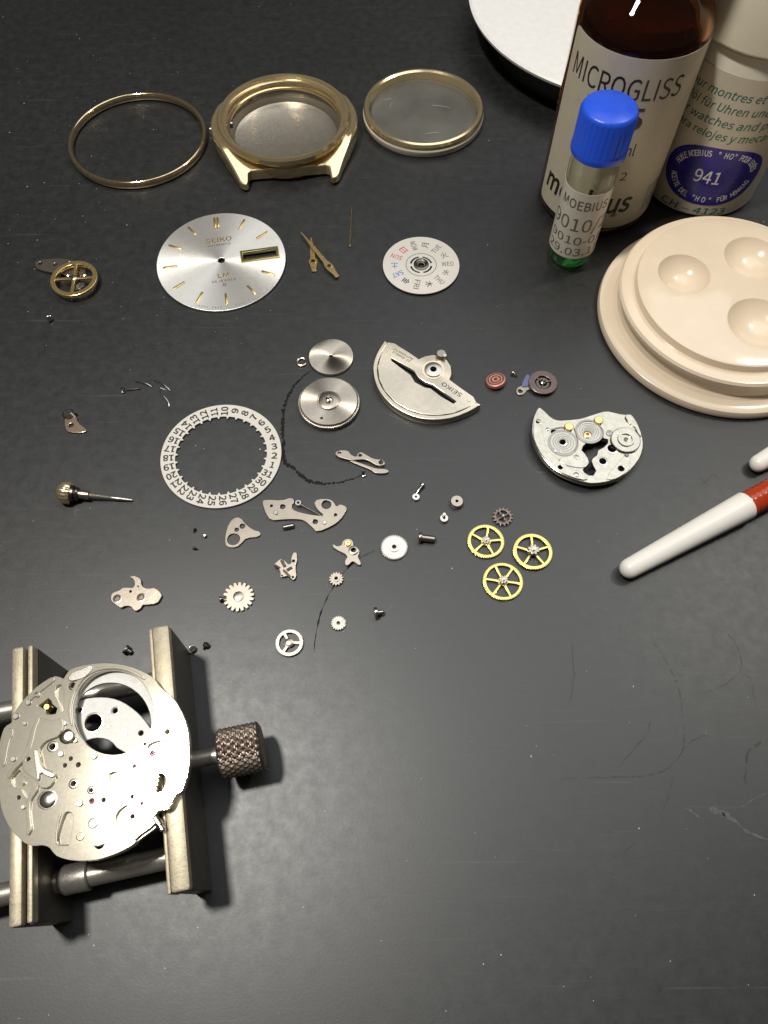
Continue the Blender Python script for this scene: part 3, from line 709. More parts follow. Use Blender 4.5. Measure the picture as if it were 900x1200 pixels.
lettering(placed(text('AUTOMATIC', 5.0, .5, .004, 0, .03), ((cA[0] + cB[0]) / 2 + .2, (cA[1] + cB[1]) / 2 + .2, zt + .012), rz=an + math.pi), 'ink', o)
lettering(placed(text('23 JEWELS', 4.4, .5, .004, 0, .03), ((cA[0] + cB[0]) / 2 - .15, (cA[1] + cB[1]) / 2 - .55, zt + .012), rz=an + math.pi), 'ink', o)

# pink jewel-like disc and the smoked wheel
c = P(582, 446, .9)
o = thing('pink_disc', 'small thick pink copper disc tilted beside the rotor', 'disc', (c.x, c.y, .15), rot=(R(-10), R(-12), 0))
part('rim', lathe([(0, 0), (1.85, 0), (2.0, .2), (2.0, .9), (1.8, 1.05), (1.5, 1.0), (0, .95)], 32), 'rust', o)
part('ring', lathe(closed([(.85, .94), (1.1, .94), (1.1, 1.08), (.85, 1.08)]), 28), 'steel_matte', o)
part('ring', lathe(closed([(1.45, .94), (1.7, .94), (1.7, 1.1), (1.45, 1.1)]), 28), 'steel_matte', o)
part('centre', lathe([(0, .94), (.4, .94), (.35, 1.15), (0, 1.2)], 16), 'steel_matte', o)
z = zoom(560, 420, 8.18)
o = traced('smoked_wheel_cock', 'dark smoked wheel on a small cock with a blue tab', 'balance assembly', z((365, 330), (372, 285), (410, 262), (440, 260), (500, 240), (560, 270), (520, 300), (470, 300), (450, 335), (410, 355)), [(*z((407, 312))[0], 22 / 8.18)], .3, .1, 'steel_matte')
sub(o, z((415, 255), (460, 160), (490, 150), (505, 200), (485, 265), (440, 272)), .45, .15, 'blue', 'tab', 1)
wc = rel(o, z((625, 228)), 1.0)[0]; wr = 16.8 * MM(636, 448, 1.0)
part('wheel', placed(plate(circle(0, 0, wr, 60), sectors(3, .45, wr * .55, .14, R(15)), .5, .08, .55), (wc[0], wc[1], 0)), 'purple', o)
part('hub', placed(lathe([(0, .4), (.55, .4), (.55, 1.15), (.2, 1.3), (.15, 1.7), (0, 1.7)], 16), (wc[0], wc[1], 0)), 'steel', o)
part('collet', placed(lathe(closed([(.9, .6), (1.35, .6), (1.35, .75), (.9, .75)]), 24), (wc[0], wc[1], 0)), 'darksteel', o)

# automatic train bridge
z = zoom(615, 470, 6)
hz = [((92, 145), 17), ((203, 217), 21), ((265, 287), 23), ((250, 465), 17), ((548, 422), 25), ((613, 332), 31), ((677, 475), 22), ((780, 182), 14)]
crescent = z((585, 268), (540, 258), (500, 262), (450, 282), (412, 318), (403, 345), (425, 368), (447, 400), (455, 440), (430, 462), (412, 480), (418, 498), (450, 520), (480, 520), (498, 490), (480, 455), (465, 420), (475, 400), (505, 378), (512, 345), (555, 322), (580, 295))
out = z((92, 42), (110, 44), (140, 68), (180, 110), (215, 130), (260, 135), (350, 127), (400, 120), (490, 90), (570, 66), (640, 82), (700, 95), (745, 88), (770, 115), (800, 165), (828, 245), (836, 320), (815, 395), (760, 470), (700, 522), (600, 566), (480, 582), (420, 572), (330, 546), (230, 500), (150, 432), (85, 342), (50, 250), (47, 180), (60, 110))
zt = 2.4; c = P(690, 520, 0)
o = thing('train_bridge', 'plated automatic bridge with jewels and a pale toothed wheel', 'bridge', (c.x, c.y, 0))
part('plate', plate(chaikin(rel(o, out, zt), 1), [rel(o, crescent, zt)] + [rel_hole(o, *z(p)[0], r_ / 6, zt) for p, r_ in hz], 1.2, .14, zt - 1.2), 'nickel', o)
sub(o, z((60, 150), (75, 120), (110, 150), (130, 240), (150, 330), (240, 420), (330, 475), (440, 515), (440, 560), (330, 535), (235, 490), (155, 422), (92, 335), (58, 245)), zt, .25, 'nickel', 'rim_step', 1, [(*z((92, 145))[0], 17 / 6), (*z((250, 465))[0], 17 / 6)])
for p, r_ in hz: boss(o, *z(p)[0], r_ / 6 * 1.45, zt - .05, .12, 'steel', 'hole_rim', .72)
def flatdisc(o, px, py, rx, z0, h, mat, name, hole=None): return boss(o, px, py, rx, z0, h, mat, name, hole, 40)
flatdisc(o, *z((270, 292))[0], 108 / 6, zt, .12, 'floorplate', 'setting_wheel', .26)
flatdisc(o, *z((452, 212))[0], 100 / 6, zt, .14, 'floorplate', 'ratchet_wheel')
for k in (.45, .62, .8):
    boss(o, *z((270, 292))[0], 108 / 6 * k, zt + .1, .05, 'nickel', 'turned_line', .955, 40); boss(o, *z((452, 212))[0], 100 / 6 * k, zt + .12, .05, 'nickel', 'turned_line', .955, 40)
boss(o, *z((442, 232))[0], 30 / 6, zt + .1, .25, 'gilt', 'jewel_setting', .4); boss(o, *z((442, 232))[0], 12 / 6, zt + .1, .15, 'ruby', 'jewel')
for p in ((312, 178), (520, 132)):
    b = boss(o, *z(p)[0], 33 / 6, zt, .5, 'gilt', 'gilt_screw'); c0 = rel(o, z(p), zt + .5)[0]
    part('slot', placed(box(-.7, .7, -.1, .1, zt + .4, zt + .515, 0), (c0[0], c0[1], 0), rz=random.random() * 3), 'ringgold', o)
for pts in (((350, 190), (370, 250), (372, 300), (350, 350)), ((375, 180), (410, 145), (470, 140)), ((520, 165), (552, 210), (550, 260)), ((210, 190), (260, 182), (300, 188))):
    part('spring', tube([Vector((*q, zt + .22)) for q in rel(o, [tuple(p[:2]) for p in bezier([(*w, 0) for w in z(*pts)], 5)], zt + .2)], .1, 6), 'steel_matte', o)
gc = rel(o, z((712, 268)), zt + .6)[0]; gr = 104 / 6 * MM(733, 515, zt + .6)
part('toothed_wheel', placed(plate(gear(64, gr * .94, gr, .6), [circle(0, 0, .28, 12)], .35, .05, zt + .15), (gc[0], gc[1], 0)), 'nickel', o)
part('wheel_ring', placed(lathe(closed([(gr * .40, zt + .45), (gr * .58, zt + .45), (gr * .55, zt + .75), (gr * .42, zt + .75)]), 40), (gc[0], gc[1], 0)), 'nickel', o)
part('arbor', placed(lathe([(0, zt + .2), (.42, zt + .2), (.42, zt + .65), (.18, zt + .7), (.18, zt + .9), (0, zt + .9)], 14), (gc[0], gc[1], 0)), 'darksteel', o)
sub(o, z((700, 98), (745, 90), (795, 165), (825, 242), (808, 246), (770, 170), (730, 150)), zt, .35, 'nickel', 'cover', 1)
sub(o, z((560, 545), (690, 395), (720, 370), (750, 400), (735, 430), (745, 470), (690, 520), (620, 555)), zt, .12, 'nickel', 'cover', 1, [(*z((677, 475))[0], 24 / 6)])
sub(o, z((230, 395), (330, 385), (395, 360), (425, 375), (446, 405), (452, 440), (420, 472), (330, 462), (260, 440)), zt, .12, 'nickel', 'cover', 1)
boss(o, *z((365, 392))[0], 18 / 6, zt + .1, .1, 'steel_matte', 'screw', .45); boss(o, *z((215, 350))[0], 13 / 6, zt, .2, 'steel', 'post'); boss(o, *z((252, 357))[0], 11 / 6, zt, .2, 'ringgold', 'post'); boss(o, *z((362, 515))[0], 18 / 6, zt + .2, .15, 'steel', 'post')
boss(o, *z((597, 222))[0], 24 / 6, zt, .2, 'floorplate', 'pinion'); boss(o, *z((718, 378))[0], 15 / 6, zt, .25, 'darksteel', 'post'); boss(o, *z((160, 196))[0], 12 / 6, zt, .12, 'steel', 'post')

# wire springs
z = zoom(20, 430, 4.5)
def wire(label, pts, r=.11, zz=.25):
    c = P(*pts[0], 0); ps = [P(x, y, zz + .25 * math.sin(i * 1.3)) - Vector((c.x, c.y, 0)) for i, (x, y) in enumerate(pts)]
    o = thing('wire_spring', label, 'spring', (c.x, c.y, 0), group='bent wire springs'); part('wire', tube(bezier(ps, 5), r, 6), 'steel', o); return o
o = wire('straighter bent wire spring with a bright flat end, above the date ring', z((546, 112), (560, 108), (556, 134), (572, 132), (580, 118), (615, 114), (650, 110)), .13)
part('tab', plate([p for p in rel(o, z((576, 110), (648, 103), (650, 113), (578, 123)), .4)], (), .15, .03, .3), 'steel', o)
wire('hooked loop of wire spring right of the flat-ended spring', z((622, 76), (655, 80), (690, 92), (712, 104), (718, 82), (726, 72), (760, 84), (795, 112), (808, 128), (780, 120), (748, 112), (765, 145), (795, 180), (803, 208)), .1)

# small copper lever with a collared screw
o = traced('copper_lever', 'small bent copper lever with a screw at its upper end', 'lever', z((250, 270), (262, 240), (290, 235), (310, 255), (320, 295), (368, 328), (358, 345), (270, 346), (252, 318)), [(*z((285, 307))[0], 14 / 4.5)], .35, .15, 'copper')
boss(o, *z((268, 244))[0], 30 / 4.5, .5, .5, 'darksteel', 'collar'); boss(o, *z((267, 240))[0], 21 / 4.5, 1.0, .35, 'steel', 'screw', .25)
boss(o, *z((240, 246))[0], 8 / 4.5, .1, .9, 'darksteel', 'pin'); boss(o, *z((303, 240))[0], 8 / 4.5, .1, .9, 'darksteel', 'pin')

# crown and stem
a = P(75, 577, 2.0); b = P(155, 586, .6); dirv = Vector((b.x - a.x, b.y - a.y, b.z - a.z)).normalized()
o = thing('crown_and_stem', 'ribbed gilt crown on a long thin threaded stem', 'winding crown', a, rot=dirv.to_track_quat('Z', 'Y').to_euler())
bm = bmesh.new(); rings = []
for r_, z_ in ((0, -1.5), (.9, -1.35), (1.6, -.85), (2.0, -.3), (2.15, .1), (2.15, 1.0), (1.9, 1.4), (0, 1.45)):
    rings.append([bm.verts.new((0, 0, z_))] if r_ == 0 else [bm.verts.new((q * math.cos(2 * math.pi * i / 72), q * math.sin(2 * math.pi * i / 72), z_)) for i in range(72) for q in (r_ * (1 - (.075 if i % 4 < 2 and r_ > 2 else 0)),)])
for p, q in zip(rings, rings[1:]):
    for i in range(72):
        j = (i + 1) % 72
        if len(p) == 1: bm.faces.new((p[0], q[j], q[i]))
        elif len(q) == 1: bm.faces.new((p[i], p[j], q[0]))
        else: bm.faces.new((p[i], p[j], q[j], q[i]))
part('crown', bm_mesh(bm), 'goldbrush', o)
part('collar', lathe([(0, 1.4), (1.55, 1.4), (1.55, 1.9), (1.2, 2.0), (1.3, 2.4), (1.1, 2.8), (0, 2.8)], 28), 'darksteel', o)
part('bushing', lathe([(0, 2.8), (.8, 2.8), (.8, 4.6), (.5, 4.8), (0, 4.8)], 20), 'copper', o)
pr = [(0, 4.7)]
for k in range(14): pr += [(.50 - k * .012, 4.8 + k * .3), (.40 - k * .012, 4.95 + k * .3)]
L = (b - a).length
part('stem', lathe(pr + [(.30, 9.2), (.26, L - 1.5), (.16, L), (0, L)], 16), 'rod', o)

# lever spring, plates
z = zoom(290, 500, 5)
o = traced('lever_spring', 'two-armed steel lever spring with holes right of the beaded mark', 'spring', z((512, 152), (535, 138), (590, 138), (606, 165), (640, 178), (645, 155), (665, 148), (690, 160), (740, 190), (785, 192), (808, 208), (800, 226), (765, 228), (735, 212), (695, 190), (650, 192), (610, 196), (560, 184), (522, 170)),
           [(*z((538, 153))[0], 11 / 5), (*z((660, 166))[0], 11 / 5), (*z((782, 208))[0], 14 / 5)], .35, .5, 'steel_matte')
sub(o, z((596, 200), (612, 196), (650, 208), (715, 232), (760, 246), (800, 246), (830, 256), (822, 270), (790, 274), (745, 270), (722, 250), (660, 226)), .25, .35, 'steel_matte', 'arm')
legs(o, .5, z((538, 165), (690, 175)))
o = traced('jumper_plate', 'long nickel jumper plate with a loop and a thin spring arm', 'plate', z((85, 440), (100, 426), (205, 432), (250, 415), (272, 424), (272, 445), (258, 462), (266, 486), (300, 500), (380, 518), (440, 522), (442, 512), (420, 495), (400, 470), (390, 445), (410, 424), (480, 422), (505, 440), (522, 470), (542, 452), (584, 470), (575, 500), (545, 545), (500, 580), (410, 618), (380, 590), (330, 545), (280, 540), (215, 542), (135, 549), (105, 505)),
           [(*z((140, 463))[0], 9 / 5), (*z((206, 468))[0], 16 / 5), (*z((462, 456))[0], 29 / 5), (*z((516, 516))[0], 10 / 5), (*z((397, 556))[0], 16 / 5)], .35, .25)
boss(o, *z((165, 502))[0], 15 / 5, .55, .25, 'steel', 'stud'); boss(o, *z((452, 560))[0], 13 / 5, .55, .25, 'steel', 'stud')
cA, cB = rel(o, z((297, 445), (440, 520)), .95)
part('spring_arm', tube([Vector((*cA, .85)) + (Vector((*cB, .6)) - Vector((*cA, .85))) * (k / 8) for k in range(1, 9)], .22, 8, .5), 'steel', o)
boss(o, *z((297, 445))[0], 19 / 5, .6, .4, 'steel', 'spring_eye', .5)
legs(o, .25, z((140, 490), (500, 560)))
c = P(338, 617, .5); o = mono('dowel_pin', placed(lathe([(0, -1.1), (.35, -1.1), (.48, -.95), (.48, .95), (.35, 1.1), (0, 1.1)], 16), axis=(.97, .22, 0)), 'steel', 'tiny steel dowel pin under the long jumper plate', 'pin', (c.x, c.y, .48))
z = zoom(220, 590, 4.5)
o = traced('triangle_cover', 'flat triangular nickel cover with one large round hole', 'plate', z((258, 70), (285, 80), (300, 104), (345, 140), (386, 148), (378, 176), (310, 181), (285, 207), (258, 232), (202, 230), (195, 190), (206, 130), (228, 88)), [(*z((241, 188))[0], 34 / 4.5), (*z((258, 138))[0], 12 / 4.5), (*z((288, 119))[0], 15 / 4.5)], .35, .1)
# bent levers
z = zoom(315, 640, 20)
o = traced('folded_lever', 'small crumpled folded lever with three eyelets', 'lever', z((520, 290), (560, 180), (590, 140), (660, 150), (665, 350), (625, 430), (630, 560), (645, 720), (580, 805), (530, 760), (430, 690), (340, 725), (270, 700), (280, 590), (200, 520), (115, 440), (160, 390), (260, 300), (330, 305), (420, 380), (450, 430), (530, 400)), [(*z((578, 345))[0], 34 / 20), (*z((303, 695))[0], 24 / 20), (*z((562, 725))[0], 26 / 20)], .35, .3)
def rib(o, a, b, r, z_, mat='steel_matte'):
    p, q = rel(o, [a, b], z_); part('rib', tube([(*p, z_), (*q, z_)], r, 8), mat, o)
rib(o, *z((300, 330), (380, 480)), .3, .75); rib(o, *z((420, 570), (540, 500)), .28, .7); rib(o, *z((140, 450), (260, 520)), .26, .7, 'steel'); rib(o, *z((340, 560), (500, 720)), .22, .7)
legs(o, .3, z((300, 600), (580, 600)))
z = zoom(380, 620, 18)
o = traced('pallet_bridge', 'little forked bridge with a gilt jewel and a round bore', 'bridge', z((170, 330), (210, 322), (260, 365), (370, 340), (380, 270), (430, 220), (500, 200), (570, 220), (612, 275), (615, 345), (680, 365), (745, 440), (735, 520), (702, 575), (762, 680), (775, 745), (730, 762), (640, 690), (580, 680), (500, 772), (432, 740), (440, 650), (490, 590), (450, 530), (400, 500), (300, 455), (230, 410), (190, 380)), [(*z((615, 435))[0], 58 / 18)], .5, .25, 'steel_matte')
boss(o, *z((495, 290))[0], 75 / 18, .7, .35, 'gilt', 'jewel_setting'); boss(o, *z((495, 265))[0], 26 / 18, 1.0, .15, 'steel', 'jewel'); boss(o, *z((615, 440))[0], 105 / 18, .7, .3, 'steel_matte', 'bore_ring', .55)
legs(o, .25, z((300, 430), (600, 620)))
# two-jewel bridge lower left
z = zoom(120, 665, 11.25)
o = traced('jewelled_bridge', 'nickel bridge with a hooked arm and two round jewel seats', 'bridge', z((362, 128), (378, 112), (420, 110), (470, 125), (510, 160), (508, 220), (545, 264), (600, 282), (700, 264), (782, 350), (776, 388), (720, 476), (570, 492), (532, 490), (500, 545), (430, 577), (398, 545), (372, 510), (300, 503), (240, 536), (190, 500), (115, 445), (110, 380), (135, 330), (230, 300), (262, 266), (330, 262), (398, 270), (425, 240), (425, 180), (400, 148)), [(*z((370, 316))[0], 17 / 11.25), (*z((195, 410))[0], 40 / 11.25), (*z((510, 395))[0], 40 / 11.25)], .6, .15)
for p in ((195, 410), (510, 395)):
    boss(o, *z(p)[0], 60 / 11.25, .73, .1, 'steel', 'jewel_seat', .68); boss(o, *z(p)[0], 38 / 11.25, .3, .25, 'purple', 'jewel')
sub(o, z((700, 290), (755, 355), (690, 462), (580, 462)), .75, .03, 'copper', 'facet', 0, bev=.005)
boss(o, *z((468, 245))[0], 14 / 11.25, .75, .15, 'steel', 'stud')

# toothed wheels
def wheel(name, label, px, py, dpx, teeth, mat, z0=.3, t_=.25, spokes=0, rim=.8, hubf=.26, tooth=.06, half=.14, a0=0.0, pin=None, bore=0.0, group=None, duty=.6):
    r = dpx / 2 * MM(px, py, z0 + t_); c = P(px, py, z0 + t_)
    o = thing(name, label, 'wheel', (c.x, c.y, 0), group=group)
    holes = sectors(spokes, max(r * hubf, .3), r * rim, half, a0) if spokes else []
    if bore: holes = holes + [circle(0, 0, r * bore, 16)]
    part('wheel', plate(gear(teeth, r * (1 - tooth), r, duty), holes, t_, .04, z0), mat, o)
    if pin:
        kind, pr, h = pin
        if kind == 'leaf':
            part('pinion', plate(gear(8, pr * .68, pr, .7), (), h, .03, z0 + t_), 'steel_matte', o); part('arbor', lathe([(0, 0), (pr * .3, 0), (pr * .3, z0 + t_ + h + .5), (0, z0 + t_ + h + .55)], 12), 'steel', o)
        elif kind == 'collar':
            part('collar', lathe(closed([(r * bore if bore else .2, z0), (pr, z0), (pr, z0 + t_ + h), (r * bore if bore else .2, z0 + t_ + h)]), 24), mat, o)
        else: part('arbor', lathe([(0, 0), (pr, 0), (pr, z0 + t_ + h), (pr * .7, z0 + t_ + h + .1), (0, z0 + t_ + h + .1)], 18), 'steel_matte', o)
    return o
G = 'yellow brass train wheels'
wheel('brass_gear', 'yellow five-spoke wheel, left of the brass three', 569.5, 634, 43.5, 70, 'yellow', .3, .3, 5, .81, .27, .05, .21, R(78), ('leaf', .75, .5), group=G)
wheel('brass_gear', 'yellow five-spoke wheel with a steel pinion, right of the brass three', 624.5, 646, 46.5, 72, 'yellow', .4, .3, 5, .81, .25, .05, .21, R(90), ('leaf', 1.05, .9), group=G)
wheel('brass_gear', 'yellow six-spoke wheel, lowest of the brass three', 589.5, 681, 47.5, 76, 'yellow', .3, .3, 6, .83, .25, .05, .21, R(-8), ('leaf', .8, .8), group=G)
wheel('escape_gear', 'tiny dark escape wheel above the brass wheels', 589.5, 605, 25, 15, 'purple', .4, .2, 4, .62, .18, .25, .12, R(30), ('arbor', .32, .3), duty=.15)
wheel('star_gear', 'flat pale wheel with eighteen long teeth', 279.5, 699, 36.5, 18, 'steel_matte', .25, .35, 0, tooth=.24, pin=('arbor', .95, .15), duty=.75)
wheel('spoked_gear', 'steel three-spoke wheel alone at the bottom of the spread', 339, 753, 33, 60, 'steel_matte', .3, .35, 3, .74, .34, .05, .24, R(120), ('arbor', .75, .3))
wheel('ratchet_gear', 'steel wheel with fine teeth and a dark bore, on the thin scuff', 462, 641, 32, 36, 'steel', .3, .35, 0, tooth=.13, bore=.17, pin=('collar', 1.0, .15))
wheel('pinion', 'small steel pinion with a dark bore below the forked bridge', 394, 678, 17, 14, 'steel_matte', .2, .5, 0, tooth=.24, bore=.26, pin=('collar', .65, .2))
wheel('pinion', 'small pale flat pinion, lower one of the pair', 396.5, 730, 18, 18, 'nickel', .2, .35, 0, tooth=.17, bore=.22)
def collar(label, px, py, dpx, bore, h, mat='steel_matte', name='bush'):
    r = dpx / 2 * MM(px, py, h); c = P(px, py, h)
    o = thing(name, label, 'bush', (c.x, c.y, 0)); part('ring', lathe(closed([(r * bore, 0), (r * .94, 0), (r, .12), (r, h - .15), (r * .9, h), (r * bore, h)]), 32), mat, o)
    part('bore', lathe([(0, .05), (r * bore, .05), (r * bore, .1), (0, .1)], 16), 'hole', o)
    return o
collar('round steel bush with a dark hole, right of the long thin screw', 535.5, 587, 15.5, .25, 1.1)
o = collar('small bright cap jewel with a stub, below the long thin screw', 487.5, 582, 9.5, .3, .6, 'steel', 'jewel_cap')
o = collar('small bright bush with a nib below the larger bush', 520.5, 607, 10.5, .3, .7, 'steel')
part('nib', placed(lathe([(0, 0), (.32, 0), (.32, .7), (0, .75)], 10), (0, .55, .6)), 'steel', o)

# ================================================================== movement holder with knurled knob (jaws turned 11.7 degrees)
HA = R(11.7)
t = thing('movement_holder', 'steel movement clamp with two worn jaws, rods and a knurled knob', 'clamp', (0, 0, 0), HA)
ju = lambda u0, u1, v0, v1, z0, z1, bev: box(u0, u1, -v1, -v0, z0, z1, bev)
# (local x = across the jaws, local y = along them)
for u0, u1, v0, v1 in ((-27.75, -25.15, -45.0, -6.9), (-49.1, -47.35, -46.0, -7.1)):
    j = part('jaw', ju(u0, u1, v0, v1, 0, 13.4, .25), 'jawside', t)
    part('worn_face', ju(u0 - .03, u1 + .03, v0 - .03, v1 + .03, 13.1, 15, .45), 'jaw', j)
part('jaw_lip', ju(-28.35, -27.8, -44.9, -6.9, 9.5, 14.6, .2), 'jaw', j)
part('jaw_lip', ju(-47.3, -46.0, -46.0, -7.1, 0, 12.9, .15), 'jawside', j)
part('jaw_lip', ju(-46.75, -45.97, -45.9, -7.2, 12.7, 14.9, .25), 'jaw', j)
for yy in (39.0, 12.3):
    part('rod', placed(lathe([(0, 0), (1.35, 0), (1.6, .25), (1.6, 33), (1.3, 33.4), (0, 33.4)], 28), (-62, yy, 6.2), (1, 0, 0)), 'rod', t)
    part('rod_sleeve', placed(lathe([(0, 0), (1.4, 0), (2.1, 1.2), (2.1, 4.5), (1.95, 4.7), (0, 4.7)], 28), (-45.9, yy, 6.2), (1, 0, 0)), 'rod', t)
part('screw_shaft', placed(lathe([(0, 0), (1.3, 0), (1.3, 6), (1.0, 6.2), (0, 6.2)], 24), (-25.2, 25.2, 7.2), (1, 0, 0)), 'rod', t)
part('screw_shaft', placed(lathe([(0, 0), (1.5, 0), (1.5, 17.5), (0, 17.5)], 24), (-45.9, 25.2, 7.2), (1, 0, 0)), 'rod', t)
bm = bmesh.new(); n, mrows = 96, 40; L = 6.8; rings = []
prof = [(0, 0, 0), (2.9, 0, 0), (3.45, .12, 0)] + [(3.6, .35 + (L - .8) * k / mrows, 1) for k in range(mrows + 1)] + [(3.45, L - .2, 0), (3.1, L, 0), (0, L, 0)]
for r_, z_, kn in prof:
    if r_ == 0: rings.append([bm.verts.new((0, 0, z_))]); continue
    ring = []
    for i in range(n):
        a = 2 * math.pi * i / n; h = 0
        if kn:
            c1 = (a * 24 / (2 * math.pi) + z_ * .72) % 1; c2 = (a * 24 / (2 * math.pi) - z_ * .72) % 1
            h = .40 * min(min(c1, 1 - c1), min(c2, 1 - c2)) * 2 - .12
        ring.append(bm.verts.new(((r_ + h) * math.cos(a), (r_ + h) * math.sin(a), z_)))
    rings.append(ring)
for a, b in zip(rings, rings[1:]):
    for i in range(n):
        k = (i + 1) % n
        if len(a) == 1: bm.faces.new((a[0], b[k], b[i]))
        elif len(b) == 1: bm.faces.new((a[i], a[k], b[0]))
        else: bm.faces.new((a[i], a[k], b[k], b[i]))
part('knob', placed(bm_mesh(bm, 'knob', 25), (-20.8, 25.2, 7.2), (1, 0, 0)), 'knob', t)

# ================================================================== movement main plate resting on the jaws
ZT = 16.9; ZB = 15.05
A = zoom(0, 770, 5.294); B = zoom(60, 770, 5); C_ = zoom(100, 860, 6.923); D = zoom(0, 830, 8.18); E_ = zoom(0, 920, 6.67)
c = P(112, 893, ZT)
o = thing('main_plate', 'round plated movement main plate with holes, resting on the clamp jaws', 'movement plate', (c.x, c.y, ZB))
class _Z: pass
def mp(pts): return rel(o, pts, ZT)
outl = A((240, 172), (330, 116), (378, 124), (392, 138), (412, 104), (440, 70), (560, 42), (680, 35), (800, 55), (900, 95)) + B((600, 120), (640, 178), (720, 240), (780, 350), (806, 450)) + C_((842, 125), (846, 220), (830, 330), (800, 420), (780, 470), (745, 482), (715, 520), (690, 590), (650, 620), (600, 615), (560, 660), (545, 695), (565, 735), (400, 850), (412, 884), (300, 950)) + E_((860, 555), (780, 580), (700, 592), (560, 592), (450, 562), (412, 525), (385, 485), (330, 468), (260, 478), (200, 460), (140, 410), (70, 330), (10, 200)) + [(-1, 930), (-4, 905), (-4, 880)] + D((0, 330), (15, 250), (45, 175), (110, 140), (130, 100)) + A((80, 385), (95, 330), (140, 268))
seen = []
for p in outl:
    if not seen or (abs(p[0] - seen[-1][0]) + abs(p[1] - seen[-1][1])) > 1.2: seen.append(p)
mph = [(*A((228, 232))[0], 18 / 5.294), (*A((447, 180))[0], 24 / 5.294), (*A((325, 555))[0], 24 / 5.294), (*A((438, 630))[0], 13 / 5.294), (*A((402, 672))[0], 13 / 5.294), (*A((485, 668))[0], 15 / 5.294), (*A((455, 785))[0], 17 / 5.294), (*A((130, 778))[0], 15 / 5.294), (*A((175, 630))[0], 14 / 5.294),
       (*D((178, 855))[0], 20 / 8.18), (*C_((545, 160))[0], 22 / 6.923), (*C_((482, 82))[0], 12 / 6.923), (*C_((398, 262))[0], 15 / 6.923), (*C_((48, 460))[0], 18 / 6.923), (*C_((52, 545))[0], 20 / 6.923), (*C_((148, 535))[0], 17 / 6.923), (*C_((380, 508))[0], 14 / 6.923), (*C_((460, 565))[0], 15 / 6.923), (*C_((383, 670))[0], 18 / 6.923), (*B((680, 437))[0], 16 / 5), (*E_((395, 138))[0], 17 / 6.67)]
bore = [(132.5 + 47.5 * math.cos(a), 834.5 + 50 * math.sin(a)) for a in [2 * math.pi * k / 56 for k in range(56)]]
star = A((232, 302), (262, 285), (300, 255), (318, 272), (325, 292), (356, 318), (345, 352), (318, 356), (290, 358), (282, 330), (255, 312))
kid = C_((585, 322), (612, 318), (640, 328), (662, 360), (658, 400), (640, 435), (622, 465), (590, 474), (562, 466), (584, 446), (570, 428), (592, 412), (578, 396), (598, 378), (584, 362), (602, 344))
moon = C_((70, 908), (105, 912), (155, 893), (140, 922), (110, 936), (85, 928))
dz = ZB
loc = lambda m: shift(m, (0, 0, -dz))
def mpart(name, me, mat): return part(name, loc(me), mat, o)
rec = [E_((440, 420), (425, 445), (450, 468), (530, 468), (548, 440), (575, 270), (565, 215), (520, 205), (495, 235)),
       D((100, 690), (130, 625), (190, 580), (205, 640), (290, 690), (318, 740), (290, 800), (262, 880), (215, 800), (205, 770), (150, 770)),
       C_((500, 95), (560, 60), (640, 50), (730, 60), (735, 85), (640, 78), (570, 90), (515, 125)),
       A((345, 180), (372, 165), (395, 190), (402, 250), (398, 330), (380, 345), (372, 300), (358, 262), (340, 235)),
       C_((250, 640), (330, 570), (345, 600), (330, 680), (290, 740), (240, 720)),
       C_((180, 330), (240, 300), (300, 350), (330, 420), (290, 450), (230, 420))]
mpart('plate', plate(chaikin(mp(seen), 1), [mp(bore), mp(star), mp(kid), mp(moon)] + [mp(chaikin(q, 1)) for q in rec] + [rel_hole(o, x, y, r_, ZT) for x, y, r_ in mph], ZT - ZB, .05, ZB), 'mainplate')
def msub(name, pts, z0, h, mat='mainplate', n=1, holes=(), bev=.08): return mpart(name, plate(chaikin(rel(o, pts, z0 + h), n), [rel_hole(o, *q, z0 + h) for q in holes], h, bev, z0), mat)
def mboss(name, p, rpx, z0, h, mat, hole=None, n=24):
    b = boss(o, *p, rpx, z0, h, mat, name, hole, n); b.data.transform(Matrix.Translation((0, 0, -dz))); return b
# the ledge and the lower barrel bridge seen through the great bore
ledge_in = [(128 + 49 * math.cos(a), 848 + 50 * math.sin(a)) for a in [2 * math.pi * k / 48 for k in range(48)]]
ledge_out = [(131.5 + 49.5 * math.cos(a), 835 + 52 * math.sin(a)) for a in [2 * math.pi * k / 48 for k in range(48)]]
crs = [p for p in [(131.5 + 49.5 * math.cos(a), 836 - 52 * math.sin(a)) for a in [R(-8 + 4 * k) for k in range(50)]]] + [(130 + 47 * math.cos(a), 848 - 48 * math.sin(a)) for a in [R(192 - 4 * k) for k in range(51)]]
msub('bore_ledge', crs, 15.0, .5, 'floorplate', 0, bev=.06)
fl = B((130, 275), (190, 245), (270, 234), (350, 238), (420, 262), (490, 310), (545, 365), (590, 430), (600, 520), (540, 600), (395, 545), (350, 490), (290, 472), (230, 478), (185, 500), (140, 460), (115, 400), (112, 330))
msub('barrel_bridge', fl, 13.6, .8, 'floorplate', 1, [(*B((246, 384))[0], 53 / 5), (*B((165, 311))[0], 15 / 5), (*B((374, 314))[0], 16 / 5), (*B((525, 445))[0], 15 / 5)])
for p, r_ in (((246, 384), 60), ((165, 311), 22), ((374, 314), 24)): mboss('hole_rim', B(p)[0], r_ / 5, 14.36, .08, 'steel', .86, 32)
for p in ((335, 408), (435, 450), (335, 325)): mboss('stud', B(p)[0], 10 / 5, 14.38, .12, 'steel')
mboss('hole_rim', B((88, 462))[0], 42 / 5, ZT, .15, 'mainplate', .75)
